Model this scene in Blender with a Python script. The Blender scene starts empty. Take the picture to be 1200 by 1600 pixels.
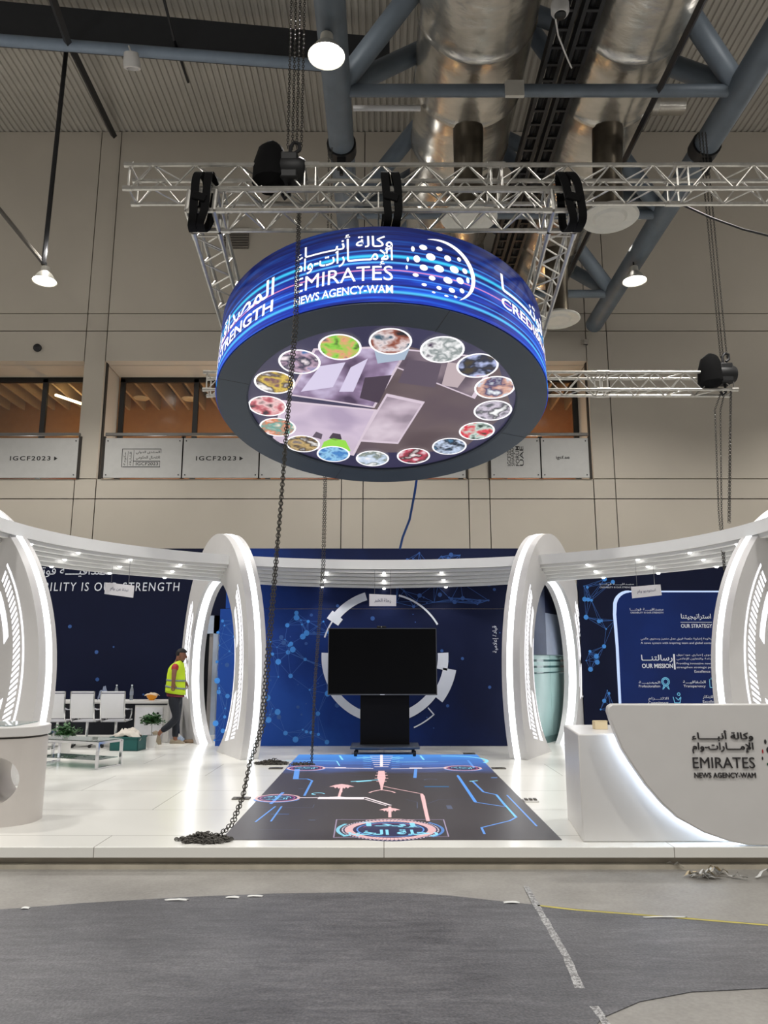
import bpy, bmesh, math, random
from math import sin, cos, tan, pi, radians as R, sqrt, atan2
from mathutils import Vector as V, Matrix
random.seed(7)
S = bpy.context.scene
COL = S.collection
# ------------------------------------------------------------------ camera, world, exposure
EYE = 1.535          # above the stand's white floor (z = 0); the hall floor lies lower
TILT = R(11.0)
FPX = 1200.0
cd = bpy.data.cameras.new('camera'); cam = bpy.data.objects.new('camera', cd); COL.objects.link(cam)
cam.location = (0, 0, EYE); cam.rotation_euler = (R(90) + TILT, 0, 0)
cd.sensor_width = 36; cd.lens = FPX / 1600 * 36; cd.clip_start = .05; cd.clip_end = 200
S.camera = cam
S.view_settings.view_transform = 'Standard'; S.view_settings.look = 'None'
S.view_settings.exposure = 0.0; S.view_settings.gamma = 1.0
S.view_settings.use_curve_mapping = False
S.cycles.use_denoising = True
S.cycles.max_bounces = 7; S.cycles.diffuse_bounces = 3; S.cycles.glossy_bounces = 3
S.cycles.transparent_max_bounces = 10; S.cycles.transmission_bounces = 4
S.cycles.sample_clamp_indirect = 4.0
S.cycles.caustics_reflective = False; S.cycles.caustics_refractive = False
W = bpy.data.worlds.new('hall_air'); S.world = W; W.use_nodes = True
W.node_tree.nodes['Background'].inputs[0].default_value = (1, .97, .93, 1)
W.node_tree.nodes['Background'].inputs[1].default_value = .17
HALL = 270.0         # watts of each high-bay lamp
UP = 95.0           # watts of each added point that brightens the roof
STRIP = 3.1          # glow of the stand's white light strips
SPOT = 12.0          # watts of each canopy downlight
FLOOR_Z = -.18

def light(name, kind, loc, power, color=(1, 1, 1), rot=(0, 0, 0), **k):
    l = bpy.data.lights.new(name, kind); l.energy = power; l.color = color
    for a, b in k.items(): setattr(l, a, b)
    o = bpy.data.objects.new(name, l); COL.objects.link(o); o.location = loc; o.rotation_euler = rot
    return o
# the hall's grid of high-bay lamps (those in the picture get a lamp body further down)
LAMPS = [(-.82, 9.5, 10.0), (-7.7, 16.1, 10.0), (5.65, 16.0, 9.95)]
GRID = [(5.7, 9.5, 10), (-7.7, 9.5, 10), (-.82, 3.0, 10), (5.7, 3, 10), (-7.7, 3, 10), (-.82, -3.5, 10), (5.7, -3.5, 10), (-7.7, -3.5, 10), (12.2, 9.5, 10), (-14.3, 9.5, 10), (-.82, 16.1, 10), (12.2, 16.1, 10), (-14.3, 16.1, 10)]
for p in LAMPS + GRID:
    light('high_bay_light', 'SPOT', (p[0], p[1], p[2] - .12), HALL * 4, (1, .97, .92), spot_size=R(134), spot_blend=.7, shadow_soft_size=.22)
    light('roof_fill', 'POINT', (p[0], p[1], p[2] + .75), UP, (1, .97, .92), shadow_soft_size=.15)   # added points above the lamps, brightening roof and ducts

def ray(px, py):
    x = (px - 600) / FPX; v = (800 - py) / FPX
    return V((x, cos(TILT) - v * sin(TILT), sin(TILT) + v * cos(TILT)))
def atY(px, py, Y):
    r = ray(px, py); r = r * (Y / r.y); return r + V((0, 0, EYE))
def atZ(px, py, Z=0.0):
    r = ray(px, py); r = r * ((Z - EYE) / r.z); return r + V((0, 0, EYE))

# ------------------------------------------------------------------ materials
MATS = {}
def srgb(r, g, b):
    f = lambda c: (c / 255 / 12.92) if c <= 10 else ((c / 255 + .055) / 1.055) ** 2.4
    return (f(r), f(g), f(b))
def mat(name, c, rough=.5, metal=0, var=.06, scale=6, bump=0, spec=.5, coat=0, stretch=None):
    """principled with a noise that varies colour and roughness a little"""
    if name in MATS: return MATS[name]
    m = bpy.data.materials.new(name); m.use_nodes = True; nt = m.node_tree; N = nt.nodes; L = nt.links
    b = N['Principled BSDF']; b.inputs['Roughness'].default_value = rough; b.inputs['Metallic'].default_value = metal
    b.inputs['Specular IOR Level'].default_value = spec; b.inputs['Coat Weight'].default_value = coat
    tc = N.new('ShaderNodeTexCoord'); no = N.new('ShaderNodeTexNoise'); no.inputs['Scale'].default_value = scale
    no.inputs['Detail'].default_value = 5
    if stretch:
        mp = N.new('ShaderNodeMapping'); mp.inputs['Scale'].default_value = stretch
        L.new(tc.outputs['Object'], mp.inputs[0]); L.new(mp.outputs[0], no.inputs['Vector'])
    else: L.new(tc.outputs['Object'], no.inputs['Vector'])
    cr = N.new('ShaderNodeValToRGB'); cr.color_ramp.elements[0].position = .3; cr.color_ramp.elements[1].position = .7
    cr.color_ramp.elements[0].color = tuple(x * (1 - var) for x in c) + (1,)
    cr.color_ramp.elements[1].color = tuple(min(1, x * (1 + var)) for x in c) + (1,)
    L.new(no.outputs['Fac'], cr.inputs[0]); L.new(cr.outputs[0], b.inputs['Base Color'])
    if bump:
        bm = N.new('ShaderNodeBump'); bm.inputs['Strength'].default_value = bump; bm.inputs['Distance'].default_value = .02
        L.new(no.outputs['Fac'], bm.inputs['Height']); L.new(bm.outputs[0], b.inputs['Normal'])
    MATS[name] = m; return m
def emis(name, c, s=1.0):
    if name in MATS: return MATS[name]
    m = bpy.data.materials.new(name); m.use_nodes = True; nt = m.node_tree
    b = nt.nodes['Principled BSDF']; b.inputs['Base Color'].default_value = (.02, .02, .02, 1)
    b.inputs['Roughness'].default_value = .4
    b.inputs['Emission Color'].default_value = (*c, 1); b.inputs['Emission Strength'].default_value = s
    MATS[name] = m; return m
def glass(name, tint, opac=.12, rough=.02):
    if name in MATS: return MATS[name]
    m = bpy.data.materials.new(name); m.use_nodes = True; nt = m.node_tree; N = nt.nodes; L = nt.links
    for n in list(N): N.remove(n)
    out = N.new('ShaderNodeOutputMaterial'); t = N.new('ShaderNodeBsdfTransparent'); t.inputs[0].default_value = (*tint, 1)
    d = N.new('ShaderNodeBsdfDiffuse'); d.inputs[0].default_value = (*tint, 1)
    g = N.new('ShaderNodeBsdfGlossy'); g.inputs['Roughness'].default_value = rough
    fr = N.new('ShaderNodeFresnel'); fr.inputs[0].default_value = 1.08 if name == 'window_glass' else 1.45
    a = N.new('ShaderNodeMixShader'); a.inputs[0].default_value = opac; L.new(t.outputs[0], a.inputs[1]); L.new(d.outputs[0], a.inputs[2])
    b = N.new('ShaderNodeMixShader'); L.new(fr.outputs[0], b.inputs[0]); L.new(a.outputs[0], b.inputs[1]); L.new(g.outputs[0], b.inputs[2])
    L.new(b.outputs[0], out.inputs[0]); MATS[name] = m; return m
class G:
    """tiny node-graph helper"""
    def __init__(s, name):
        s.m = bpy.data.materials.new(name); s.m.use_nodes = True; s.N = s.m.node_tree.nodes; s.L = s.m.node_tree.links
        s.b = s.N['Principled BSDF']; MATS[name] = s.m
    def n(s, t, ins={}, **k):
        x = s.N.new('ShaderNode' + t)
        for a, b in k.items(): setattr(x, a, b)
        for a, b in ins.items():
            if hasattr(b, 'is_output'): s.L.new(b, x.inputs[a])
            else: x.inputs[a].default_value = b
        return x
    def math(s, op, a, b=0.0, c=None):
        d = {0: a, 1: b}
        if c is not None: d[2] = c
        return s.n('Math', d, operation=op).outputs[0]
    def ramp(s, fac, stops, interp='LINEAR'):
        r = s.n('ValToRGB', {0: fac}); e = r.color_ramp; e.interpolation = interp
        while len(e.elements) < len(stops): e.elements.new(.5)
        for el, (p, c) in zip(e.elements, stops): el.position = p; el.color = (*c, 1)
        return r.outputs[0]
    def set(s, k, v):
        if hasattr(v, 'is_output'): s.L.new(v, s.b.inputs[k])
        else: s.b.inputs[k].default_value = v

WHITE = mat('white_laminate', srgb(210, 208, 206), .3, var=.015)
PAINT = mat('beige_wall_paint', srgb(186, 178, 165), .85, var=.035, scale=.7)
GROOVE = mat('dark_joint', srgb(50, 46, 42), .9)
ALU = mat('truss_aluminium', srgb(190, 187, 180), .4, .75, var=.12, scale=14)
STEEL = mat('grey_painted_steel', srgb(98, 108, 118), .5, .1, var=.12, scale=3)
DKSTEEL = mat('dark_steel', srgb(40, 40, 42), .5, .3)
BLACK = mat('black_cloth', srgb(11, 11, 12), .9, spec=.2)
BLKPL = mat('black_plastic', srgb(14, 14, 16), .55)
CHAIN = mat('chain_steel', srgb(70, 67, 62), .5, .35, var=.2, scale=30)
CHROME = mat('chrome', srgb(215, 215, 218), .12, 1, var=.03)
STRIPM = emis('white_light_strip', (.93, .97, 1), STRIP)
SLIT = emis('white_lit_slit', (.95, .95, 1), 1.8)
NAVYW = mat('navy_wall_print', srgb(14, 20, 46), .6, var=.05, scale=2, spec=.15)
PRINTW = mat('white_print', srgb(222, 226, 236), .6, var=.02)

# ------------------------------------------------------------------ mesh builder
class MB:
    def __init__(s): s.v = []; s.f = []; s.mi = []; s.uv = None
    def add(s, vs, fs, mi=0):
        o = len(s.v); s.v += [tuple(p) for p in vs]; s.f += [tuple(i + o for i in f) for f in fs]; s.mi += [mi] * len(fs); return s
    def box(s, c, d, rz=0, M=None, mi=0):
        x, y, z = d[0] / 2, d[1] / 2, d[2] / 2; c = V(c)
        vs = [V((a * x, b * y, e * z)) for a in (-1, 1) for b in (-1, 1) for e in (-1, 1)]
        m = M if M is not None else Matrix.Rotation(rz, 3, 'Z')
        return s.add([m @ p + c for p in vs], [(0, 1, 3, 2), (4, 6, 7, 5), (0, 4, 5, 1), (2, 3, 7, 6), (0, 2, 6, 4), (1, 5, 7, 3)], mi)
    def bb(s, a, b, mi=0):
        a = V(a); b = V(b); return s.box((a + b) / 2, (abs(b.x - a.x), abs(b.y - a.y), abs(b.z - a.z)), mi=mi)
    def tube(s, pts, r, n=8, cap=True, mi=0):
        pts = [V(p) for p in pts]; rs = r if isinstance(r, (list, tuple)) else [r] * len(pts)
        up = None; rings = []
        for i, p in enumerate(pts):
            t = (pts[min(i + 1, len(pts) - 1)] - pts[max(i - 1, 0)]).normalized()
            if up is None:
                up = V((0, 0, 1)) if abs(t.z) < .9 else V((1, 0, 0))
            a = (up - t * up.dot(t)).normalized(); b = t.cross(a); up = a
            rings.append([p + (a * cos(2 * pi * k / n) + b * sin(2 * pi * k / n)) * rs[i] for k in range(n)])
        vs = [q for rr in rings for q in rr]; fs = []
        for i in range(len(pts) - 1):
            for k in range(n):
                k2 = (k + 1) % n; fs.append((i * n + k, i * n + k2, (i + 1) * n + k2, (i + 1) * n + k))
        if cap: fs += [tuple(range(n))[::-1], tuple(range((len(pts) - 1) * n, len(pts) * n))]
        return s.add(vs, fs, mi)
    def lathe(s, prof, c=(0, 0, 0), n=24, M=None, mi=0):
        c = V(c); vs = []; fs = []; m = M if M is not None else Matrix.Identity(3)
        for (r, z) in prof:
            for k in range(n): vs.append(m @ V((r * cos(2 * pi * k / n), r * sin(2 * pi * k / n), z)) + c)
        for i in range(len(prof) - 1):
            for k in range(n):
                k2 = (k + 1) % n; fs.append((i * n + k, i * n + k2, (i + 1) * n + k2, (i + 1) * n + k))
        if prof[0][0] > 1e-4: fs.append(tuple(range(n))[::-1])
        if prof[-1][0] > 1e-4: fs.append(tuple(range((len(prof) - 1) * n, len(prof) * n)))
        return s.add(vs, fs, mi)
    def poly(s, pts, mi=0): return s.add(pts, [tuple(range(len(pts)))], mi)
    def prism(s, pts, d, mi=0):
        n = len(pts); d = V(d); a = [V(p) for p in pts]; b = [p + d for p in a]
        fs = [tuple(range(n))[::-1], tuple(range(n, 2 * n))] + [(k, (k + 1) % n, n + (k + 1) % n, n + k) for k in range(n)]
        return s.add(a + b, fs, mi)
    def ball(s, c, r, n=10, mi=0, sc=(1, 1, 1)):
        m = n // 2 + 1; prof = [(max(1e-5, sin(pi * i / m)), -cos(pi * i / m)) for i in range(m + 1)]
        M = Matrix.Diagonal((r * sc[0], r * sc[1], r * sc[2])); return s.lathe(prof, c, n, M, mi)
    def build(s, name, mats, parent=None, loc=None, smooth=.6, bevel=0, seg=2):
        me = bpy.data.meshes.new(name); me.from_pydata(s.v, [], s.f); me.update()
        if not isinstance(mats, (list, tuple)): mats = [mats]
        for m in mats: me.materials.append(m)
        if len(mats) > 1: me.polygons.foreach_set('material_index', s.mi)
        bm = bmesh.new(); bm.from_mesh(me); bmesh.ops.recalc_face_normals(bm, faces=bm.faces); bm.to_mesh(me); bm.free()
        if smooth:
            me.polygons.foreach_set('use_smooth', [True] * len(me.polygons)); me.set_sharp_from_angle(angle=smooth)
        o = bpy.data.objects.new(name, me); COL.objects.link(o)
        if bevel:
            md = o.modifiers.new('edge', 'BEVEL'); md.width = bevel; md.segments = seg; md.limit_method = 'ANGLE'; md.angle_limit = R(40)
        if loc is not None: o.location = loc
        if parent: o.parent = parent
        return o
def tag(o, label=None, cat=None, group=None, kind=None):
    if label: o['label'] = label
    if cat: o['category'] = cat
    if group: o['group'] = group
    if kind: o['kind'] = kind
    return o
def thing(name, label, cat, loc=(0, 0, 0), rz=0, group=None):
    o = bpy.data.objects.new(name, None); COL.objects.link(o); o.location = loc; o.rotation_euler = (0, 0, rz)
    o.empty_display_size = .1
    return tag(o, label, cat, group)
def dup(root, loc, rz=None, label=None, group=None):
    r = root.copy(); COL.objects.link(r); r.location = loc
    if rz is not None: r.rotation_euler = (0, 0, rz)
    if label: r['label'] = label
    if group: r['group'] = group
    for ch in list(root.children):
        c = ch.copy(); COL.objects.link(c); c.parent = r
        for g in list(ch.children):
            d = g.copy(); COL.objects.link(d); d.parent = c
    return r
def struct(name, mb, m, **k): return tag(mb.build(name, m, **k), kind='structure')

# ------------------------------------------------------------------ lettering (Arabic is shaped by hand into its joined forms)
D2 = {'ا': 0xFE8D, 'أ': 0xFE83, 'إ': 0xFE87, 'ة': 0xFE93, 'د': 0xFEA9, 'ذ': 0xFEAB, 'ر': 0xFEAD, 'ز': 0xFEAF, 'و': 0xFEED, 'ى': 0xFEEF}
D4 = {'ب': 0xFE8F, 'ت': 0xFE95, 'ج': 0xFE9D, 'ح': 0xFEA1, 'خ': 0xFEA5, 'س': 0xFEB1, 'ش': 0xFEB5, 'ص': 0xFEB9, 'ض': 0xFEBD, 'ط': 0xFEC1, 'ع': 0xFEC9,
      'ف': 0xFED1, 'ق': 0xFED5, 'ك': 0xFED9, 'ل': 0xFEDD, 'م': 0xFEE1, 'ن': 0xFEE5, 'ه': 0xFEE9, 'ي': 0xFEF1}
LIG = {'ا': 0xFEFB, 'أ': 0xFEF7, 'إ': 0xFEF9}
def arabic(t):
    out = []; i = 0; prev = False
    while i < len(t):
        c = t[i]; nx = t[i + 1] if i + 1 < len(t) else ''
        if c == 'ل' and nx in LIG: out.append(chr(LIG[nx] + (1 if prev else 0))); prev = False; i += 2; continue
        joinn = nx in D2 or nx in D4 or nx == 'ـ'
        if c == 'ـ': out.append(c); prev = True
        elif c in D4:
            f = (3 if joinn else 1) if prev else (2 if joinn else 0)
            out.append(chr(D4[c] + f)); prev = True
        elif c in D2: out.append(chr(D2[c] + (1 if prev else 0))); prev = False
        else: out.append('\ufe80' if c == 'ء' else c); prev = False
        i += 1
    return ''.join(reversed(out))
def lettering(name, s, w, h, place, m, parent, bold=0.0, depth=0.0, cut=0.0, keep=False, shear=0, spacing=1.0, ar=False):
    """letters fitted into w x h, each point handed to place(u, v, d)"""
    c = bpy.data.curves.new('lettering', 'FONT'); c.body = arabic(s) if ar else s; c.offset = bold; c.size = 1; c.resolution_u = 3
    c.space_character = spacing; c.shear = shear
    if depth: c.extrude = .5
    o = bpy.data.objects.new('lettering', c); COL.objects.link(o); bpy.context.view_layer.update()
    me = bpy.data.meshes.new_from_object(o.evaluated_get(bpy.context.evaluated_depsgraph_get()))
    bpy.data.objects.remove(o); bpy.data.curves.remove(c)
    xs = [v.co.x for v in me.vertices]; ys = [v.co.y for v in me.vertices]
    x0, x1, y0, y1 = min(xs), max(xs), min(ys), max(ys); sx = w / (x1 - x0); sy = h / (y1 - y0)
    if keep: sx = sy = min(sx, sy)
    ox = (w - (x1 - x0) * sx) / 2; oy = (h - (y1 - y0) * sy) / 2
    for v in me.vertices:
        v.co = ((v.co.x - x0) * sx + ox, (v.co.y - y0) * sy + oy, (v.co.z + .5) * depth if depth else 0)
    if cut:
        bm = bmesh.new(); bm.from_mesh(me); k = cut
        while k < w:
            bmesh.ops.bisect_plane(bm, geom=bm.verts[:] + bm.edges[:] + bm.faces[:], plane_co=(k, 0, 0), plane_no=(1, 0, 0)); k += cut
        bm.to_mesh(me); bm.free()
    for v in me.vertices: v.co = place(*v.co)
    me.materials.clear(); me.materials.append(m); me.name = name
    o = bpy.data.objects.new(name, me); COL.objects.link(o)
    if parent: o.parent = parent
    return o
def on_plane(o, ux, uy, un=None):
    o, ux, uy = V(o), V(ux), V(uy); un = ux.cross(uy) if un is None else V(un)
    return lambda u, v, d: o + ux * u + uy * v + un * d
def facing(x, y, z):     # text on a wall that faces the camera: left-bottom corner
    return lambda u, v, d: V((x + u, y - d, z + v))
def px_box(x0, y0, x1, y1, Y):   # a rectangle of the photograph carried to depth Y: (x, z, w, h)
    a = atY(x0, y1, Y); b = atY(x1, y0, Y); return a.x, a.z, b.x - a.x, b.z - a.z

# ================================================================== STRUCTURE
# hall floor: pale concrete
g = G('pale_concrete'); tc = g.n('TexCoord').outputs['Object']
n1 = g.n('TexNoise', {'Vector': tc, 'Scale': 1.3, 'Detail': 8, 'Roughness': .65}).outputs['Fac']
n2 = g.n('TexNoise', {'Vector': tc, 'Scale': 40, 'Detail': 3}).outputs['Fac']
f = g.math('ADD', g.math('MULTIPLY', n1, .7), g.math('MULTIPLY', n2, .3))
g.set('Base Color', g.ramp(f, [(.3, srgb(118, 115, 111)), (.7, srgb(158, 155, 150))])); g.set('Roughness', .42)
struct('floor', MB().bb((-22, -16, FLOOR_Z - .1), (22, 24, FLOOR_Z)), MATS['pale_concrete'])
# stand platform: white boards with seams
g = G('white_floor_boards'); tc = g.n('TexCoord').outputs['Object']
br = g.n('TexBrick', {'Vector': tc, 'Scale': 1.0, 'Color1': (*srgb(234, 233, 227), 1), 'Color2': (*srgb(229, 228, 222), 1), 'Mortar': (*srgb(150, 146, 138), 1),
    'Mortar Size': .004, 'Brick Width': 2.44, 'Row Height': 1.22})
g.set('Base Color', br.outputs['Color']); g.set('Roughness', .22); g.set('Specular IOR Level', .5)
pl = thing('stand_platform', 'low white platform that carries the whole exhibition stand', 'platform', (0, 11.5, FLOOR_Z))
MB().bb((-11, 6.88, -.085), (11, 18.6, 0)).build('deck', MATS['white_floor_boards'], pl, loc=(0, -11.5, -FLOOR_Z), bevel=.004)
MB().bb((-11, 6.96, FLOOR_Z), (11, 18.5, -.085)).build('plinth', mat('plinth_board', srgb(186, 178, 164), .5, var=.08), pl, loc=(0, -11.5, -FLOOR_Z))
MB().bb((-11, 6.9, FLOOR_Z), (11, 6.955, FLOOR_Z + .035)).build('kick_board', mat('kick_board', srgb(184, 176, 160), .6, var=.12), pl, loc=(0, -11.5, -FLOOR_Z))
# hall wall: slabs with open joints, pilasters, gallery openings
ZR = [FLOOR_Z, 5.78, 6.33, 10.55, 11.07, 16.8]
PIL = [(-8.27, -7.69), (-1.137, -.56), (2.26, 2.82), (5.6, 6.18)]
wb = MB(); xs = [-16] + [x for p in PIL for x in p] + [16]
gp = .013
for i in range(len(xs) - 1):
    pil = i % 2 == 1; last = i == len(xs) - 2
    for j in range(5):
        z0, z1 = ZR[j], ZR[j + 1]
        if j == 2 and not pil and not last: z0 = 9.65
        zz = [z0, z1]
        wb.bb((xs[i] + gp, 20, z0 + gp), (xs[i + 1] - gp, 20.3, z1 - gp))
    if not pil and not last:
        wb.bb((xs[i], 20.3, 9.65), (xs[i + 1], 21.6, 9.9)); wb.bb((xs[i], 20.3, 6.1), (xs[i + 1], 21.6, 6.33))
for p in PIL: wb.bb((p[0] + gp, 20.3, 6.33), (p[1] - gp, 21.4, 9.65))
wb.bb((xs[-2] + gp, 20.3, 6.33), (xs[-2] + .4, 21.4, 9.65))
struct('wall_back', wb, PAINT)
jb = MB()
for i in range(len(xs) - 1):
    jb.bb((xs[i], 20.12, FLOOR_Z), (xs[i + 1], 20.25, 6.33)); jb.bb((xs[i], 20.12, 9.8), (xs[i + 1], 20.25, 16.8))
for p in PIL: jb.bb((p[0] - .02, 20.12, 6.3), (p[1] + .02, 20.25, 9.7))
jb.bb((6.18, 20.12, 6.2), (16, 20.25, 9.8))
struct('trim_1', jb, GROOVE)
# corrugated roof deck
cb = MB(); prof = []; x = -16.0
while x < 16: prof += [(x, 16.8), (x + .07, 16.8), (x + .09, 16.845), (x + .15, 16.845)]; x += .17
n = len(prof)
cb.add([(a, 4.5, b) for a, b in prof] + [(a, 20.3, b) for a, b in prof], [(k, k + 1, n + k + 1, n + k) for k in range(n - 1)])
struct('ceiling', cb, mat('roof_deck', srgb(172, 167, 158), .7, .0, var=.05, scale=1), smooth=0)
# gallery behind the openings: room, slatted ceiling, glazing
WOOD = mat('warm_wood', srgb(150, 84, 38), .5, var=.25, scale=3, stretch=(.6, 1, 6))
WARMW = mat('warm_plaster', srgb(178, 128, 78), .8)
gb = MB(); gb.bb((-16, 24.5, 6.2), (6.6, 24.7, 10.6)); gb.bb((6.5, 21.4, 6.2), (6.7, 24.6, 10.6)); gb.bb((-16, 21.6, 6.1), (6.6, 24.6, 6.3))
struct('wall_gallery', gb, WARMW)
struct('ceiling_gallery', MB().bb((-16, 21.4, 10.3), (6.6, 24.6, 10.4)), mat('gallery_ceiling', srgb(70, 58, 46), .8))
sb = MB()
x = -15.0
while x < 8:
    sb.prism([(x, 21.5, 9.72), (x + .07, 21.5, 9.72), (x + .07, 21.5, 10.2), (x, 21.5, 10.2)], (0, 2.9, 0)); x += .5
struct('trim_2', sb, mat('baffle_felt', srgb(170, 150, 124), .9))
db = MB()
for a, b in ((-13, -8.75), (-3.35, -1.3), (.2, 2.0)): db.bb((a, 24.38, 6.3), (b, 24.5, 8.55))
db.bb((4.0, 24.2, 6.3), (4.25, 24.5, 8.4))
struct('door_1', db, WOOD)
for x, p in ((-9.6, 70), (-5.6, 50), (-2.6, 70), (.9, 60), (4.6, 80)):
    light('gallery_fill', 'POINT', (x, 22.6, 7.35), p, (1, .60, .26), shadow_soft_size=.1)      # unseen warm points, added low behind the boards to light the gallery
for x in (-9.9, -6.4, -4.4, -2.3, .85, 4.2):
    light('soffit_fill', 'POINT', (x, 20.6, 6.9), 30, (1, .96, .92), shadow_soft_size=.08)  # unseen points added behind the boards to brighten the recess soffit
FR = mat('black_window_frame', srgb(18, 17, 16), .5)
PANE = glass('window_glass', (.86, .88, .86), .03, .1)
wi = 0
for (x0, x1, nm) in ((-16, -8.3, 5), (-7.66, -1.15, 3), (-.55, 2.25, 1), (2.83, 5.6, 1)):
    wi += 1; fb = MB(); y = 21.25
    fb.bb((x0, y - .05, 6.33), (x1, y + .05, 6.45)); fb.bb((x0, y - .05, 9.5), (x1, y + .05, 9.65))
    w = (x1 - x0)
    for k in range(nm + 1):
        xx = x0 + w * k / nm if nm > 1 or k in (0, nm) else x0 + w / 2
        if wi == 2: xx = (-7.66, -5.45, -3.3, -1.15)[k]
        xx = min(max(xx, x0 + .07), x1 - .07); fb.bb((xx - .07, y - .05, 6.4), (xx + .07, y + .05, 9.6))
    wo = struct('window_%d' % wi, fb, FR)
    pane = MB().bb((x0 + .02, y - .008, 6.4), (x1 - .02, y + .008, 9.6)).build('pane', PANE, wo, smooth=0)
# soffit lamps and the warm tube behind the glass
tag(MB().bb((-.6, -.03, -.03), (.6, .03, .03)).build('tube_lamp', emis('warm_tube', (1, .72, .36), 14), loc=atY(113, 626, 22.6)), 'glowing warm tube lamp under the gallery slats, left window', 'tube lamp').rotation_euler = (0, 0, R(60))
for px, py in ((221, 622), (296, 623)):
    tag(MB().lathe([(.0, .02), (.2, .02), (.24, 0), (.2, -.03), (0, -.04)], n=20).build('ceiling_disc', mat('disc_white', srgb(190, 180, 160), .6), loc=atY(px, py, 22.4)),
        'pale round ceiling disc under gallery slats, ' + ('nearest the left window post' if px < 250 else 'right of the window post'), 'ceiling disc')
MB_ = MB()
# balustrade boards with the event name
BOARD = mat('white_board', srgb(184, 183, 180), .5, var=.03)
INK = mat('black_ink', srgb(24, 23, 22), .7)
def board(x0, x1, label):
    t = thing('barrier_panel', label, 'panel', ((x0 + x1) / 2, 20.0, 6.34)); w = (x1 - x0) / 2
    MB().bb((-w, -.06, .0), (w, -.02, 1.1)).build('board', BOARD, t, bevel=.004)
    b = MB()
    for sx in (-1, 1):
        for z in (.08, 1.02): b.lathe([(.018, 0), (.018, .012)], (sx * (w - .07), -.06, z), 8, Matrix.Rotation(R(90), 3, 'X'))
    b.build('fixing', DKSTEEL, t)
    for sx in (-1, 1): MB().bb((sx * (w + .035) - .035, -.05, -.01), (sx * (w + .035) + .035, -.01, 1.15)).build('edge_trim', GROOVE, t)
    return t
def XW(px, py=715): return atY(px, py, 19.94).x
BD = [(-40, 121, 'white balustrade board reading IGCF2023, far left of the hall wall'), (163, 284, 'white balustrade board with the small framed logo block'),
      (286, 404, 'white balustrade board reading IGCF2023 beside the logo board'), (406, 526, 'white balustrade board half hidden by the round screen, left'), (577, 727, 'blank white balustrade board left of the pale pier, under the round screen'),
      (767, 844, 'white balustrade board with a block of small lettering'), (846, 920, 'white balustrade board with a short web address')]
BO = [board(XW(a), XW(b), l) for a, b, l in BD]
def wtext(par, s, x0, y0, x1, y1, m=INK, bold=.01, ar=False, **k):
    X, Z, w, h = px_box(x0, y0, x1, y1, 19.93); o = par.location
    return lettering('lettering', s, w, h, facing(X - o.x, -.063, Z - o.z), m, par, bold=bold, ar=ar, **k)
def arrow(par, x0, y0, x1, y1):
    X, Z, w, h = px_box(x0, y0, x1, y1, 19.93); o = par.location
    MB().prism([(X - o.x, -.064, Z - o.z), (X - o.x + w, -.064, Z - o.z + h / 2), (X - o.x, -.064, Z - o.z + h)], (0, .003, 0)).build('arrow', INK, par)
wtext(BO[0], 'IGCF2023', 15, 712.5, 79, 719.5, bold=.02, spacing=1.25); arrow(BO[0], 84, 713, 90, 719.5)
wtext(BO[2], 'IGCF2023', 306, 712.5, 369, 719.5, bold=.02, spacing=1.25); arrow(BO[2], 374, 713, 380, 719.5)
wtext(BO[1], 'IGCF2023', 212, 722, 247, 727); wtext(BO[1], 'المنتدى الدولي', 212, 704, 250, 710, ar=True); wtext(BO[1], 'للاتصال الحكومي', 212, 712, 250, 719, ar=True)
def wlines(par, lines):
    b = MB(); o = par.location
    for x0, y0, x1, y1 in lines:
        X, Z, w, h = px_box(x0, y0, x1, y1, 19.93); b.bb((X - o.x, -.064, Z - o.z), (X - o.x + w, -.061, Z - o.z + h))
    b.build('rule', INK, par)
wlines(BO[1], [(191, 701, 252, 702), (191, 729, 250, 730), (190, 701, 191, 730), (208, 703, 209, 728), (199, 705, 200, 728), (208, 720, 250, 721), (251, 702, 252, 708), (249, 721, 250, 729)])
def vtext(par, s, px0, py0, px1, py1, Y=19.93, ar=False):
    X, Z, w, h = px_box(px0, py0, px1, py1, Y); o = par.location
    return lettering('lettering', s, h, w, lambda u, v, d: V((X - o.x + w - v, -.063, Z - o.z + u)), INK, par, bold=.01, ar=ar)
vtext(BO[1], 'حكومة', 192, 706, 198, 727, ar=True); vtext(BO[1], 'الشارقة', 201, 706, 207, 727, ar=True)
for k in range(4): vtext(BO[5], ('IGCF2023', 'SHARJAH', 'FORUM', 'UAE')[k], 793 + k * 6.5, 697, 798 + k * 6.5, 728)
wtext(BO[6], 'igcf.ae', 869, 712, 890, 718.5, bold=.015)
for x0, x1, l in ((-40, 122, 'grey handrail above the balustrade boards, left window'), (162, 527, 'grey handrail above the balustrade boards with the framed logo'), (576, 728, 'grey handrail above the board under the round screen'), (766, 921, 'grey handrail above the two right balustrade boards')):
    a, b = XW(x0), XW(x1)
    tag(MB().bb((a, -.04, -.04), (b, .04, .04)).build('handrail', mat('rail_grey', srgb(110, 108, 104), .4, .4), loc=(0, 19.97, 7.55), bevel=.01), l, 'handrail')
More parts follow.
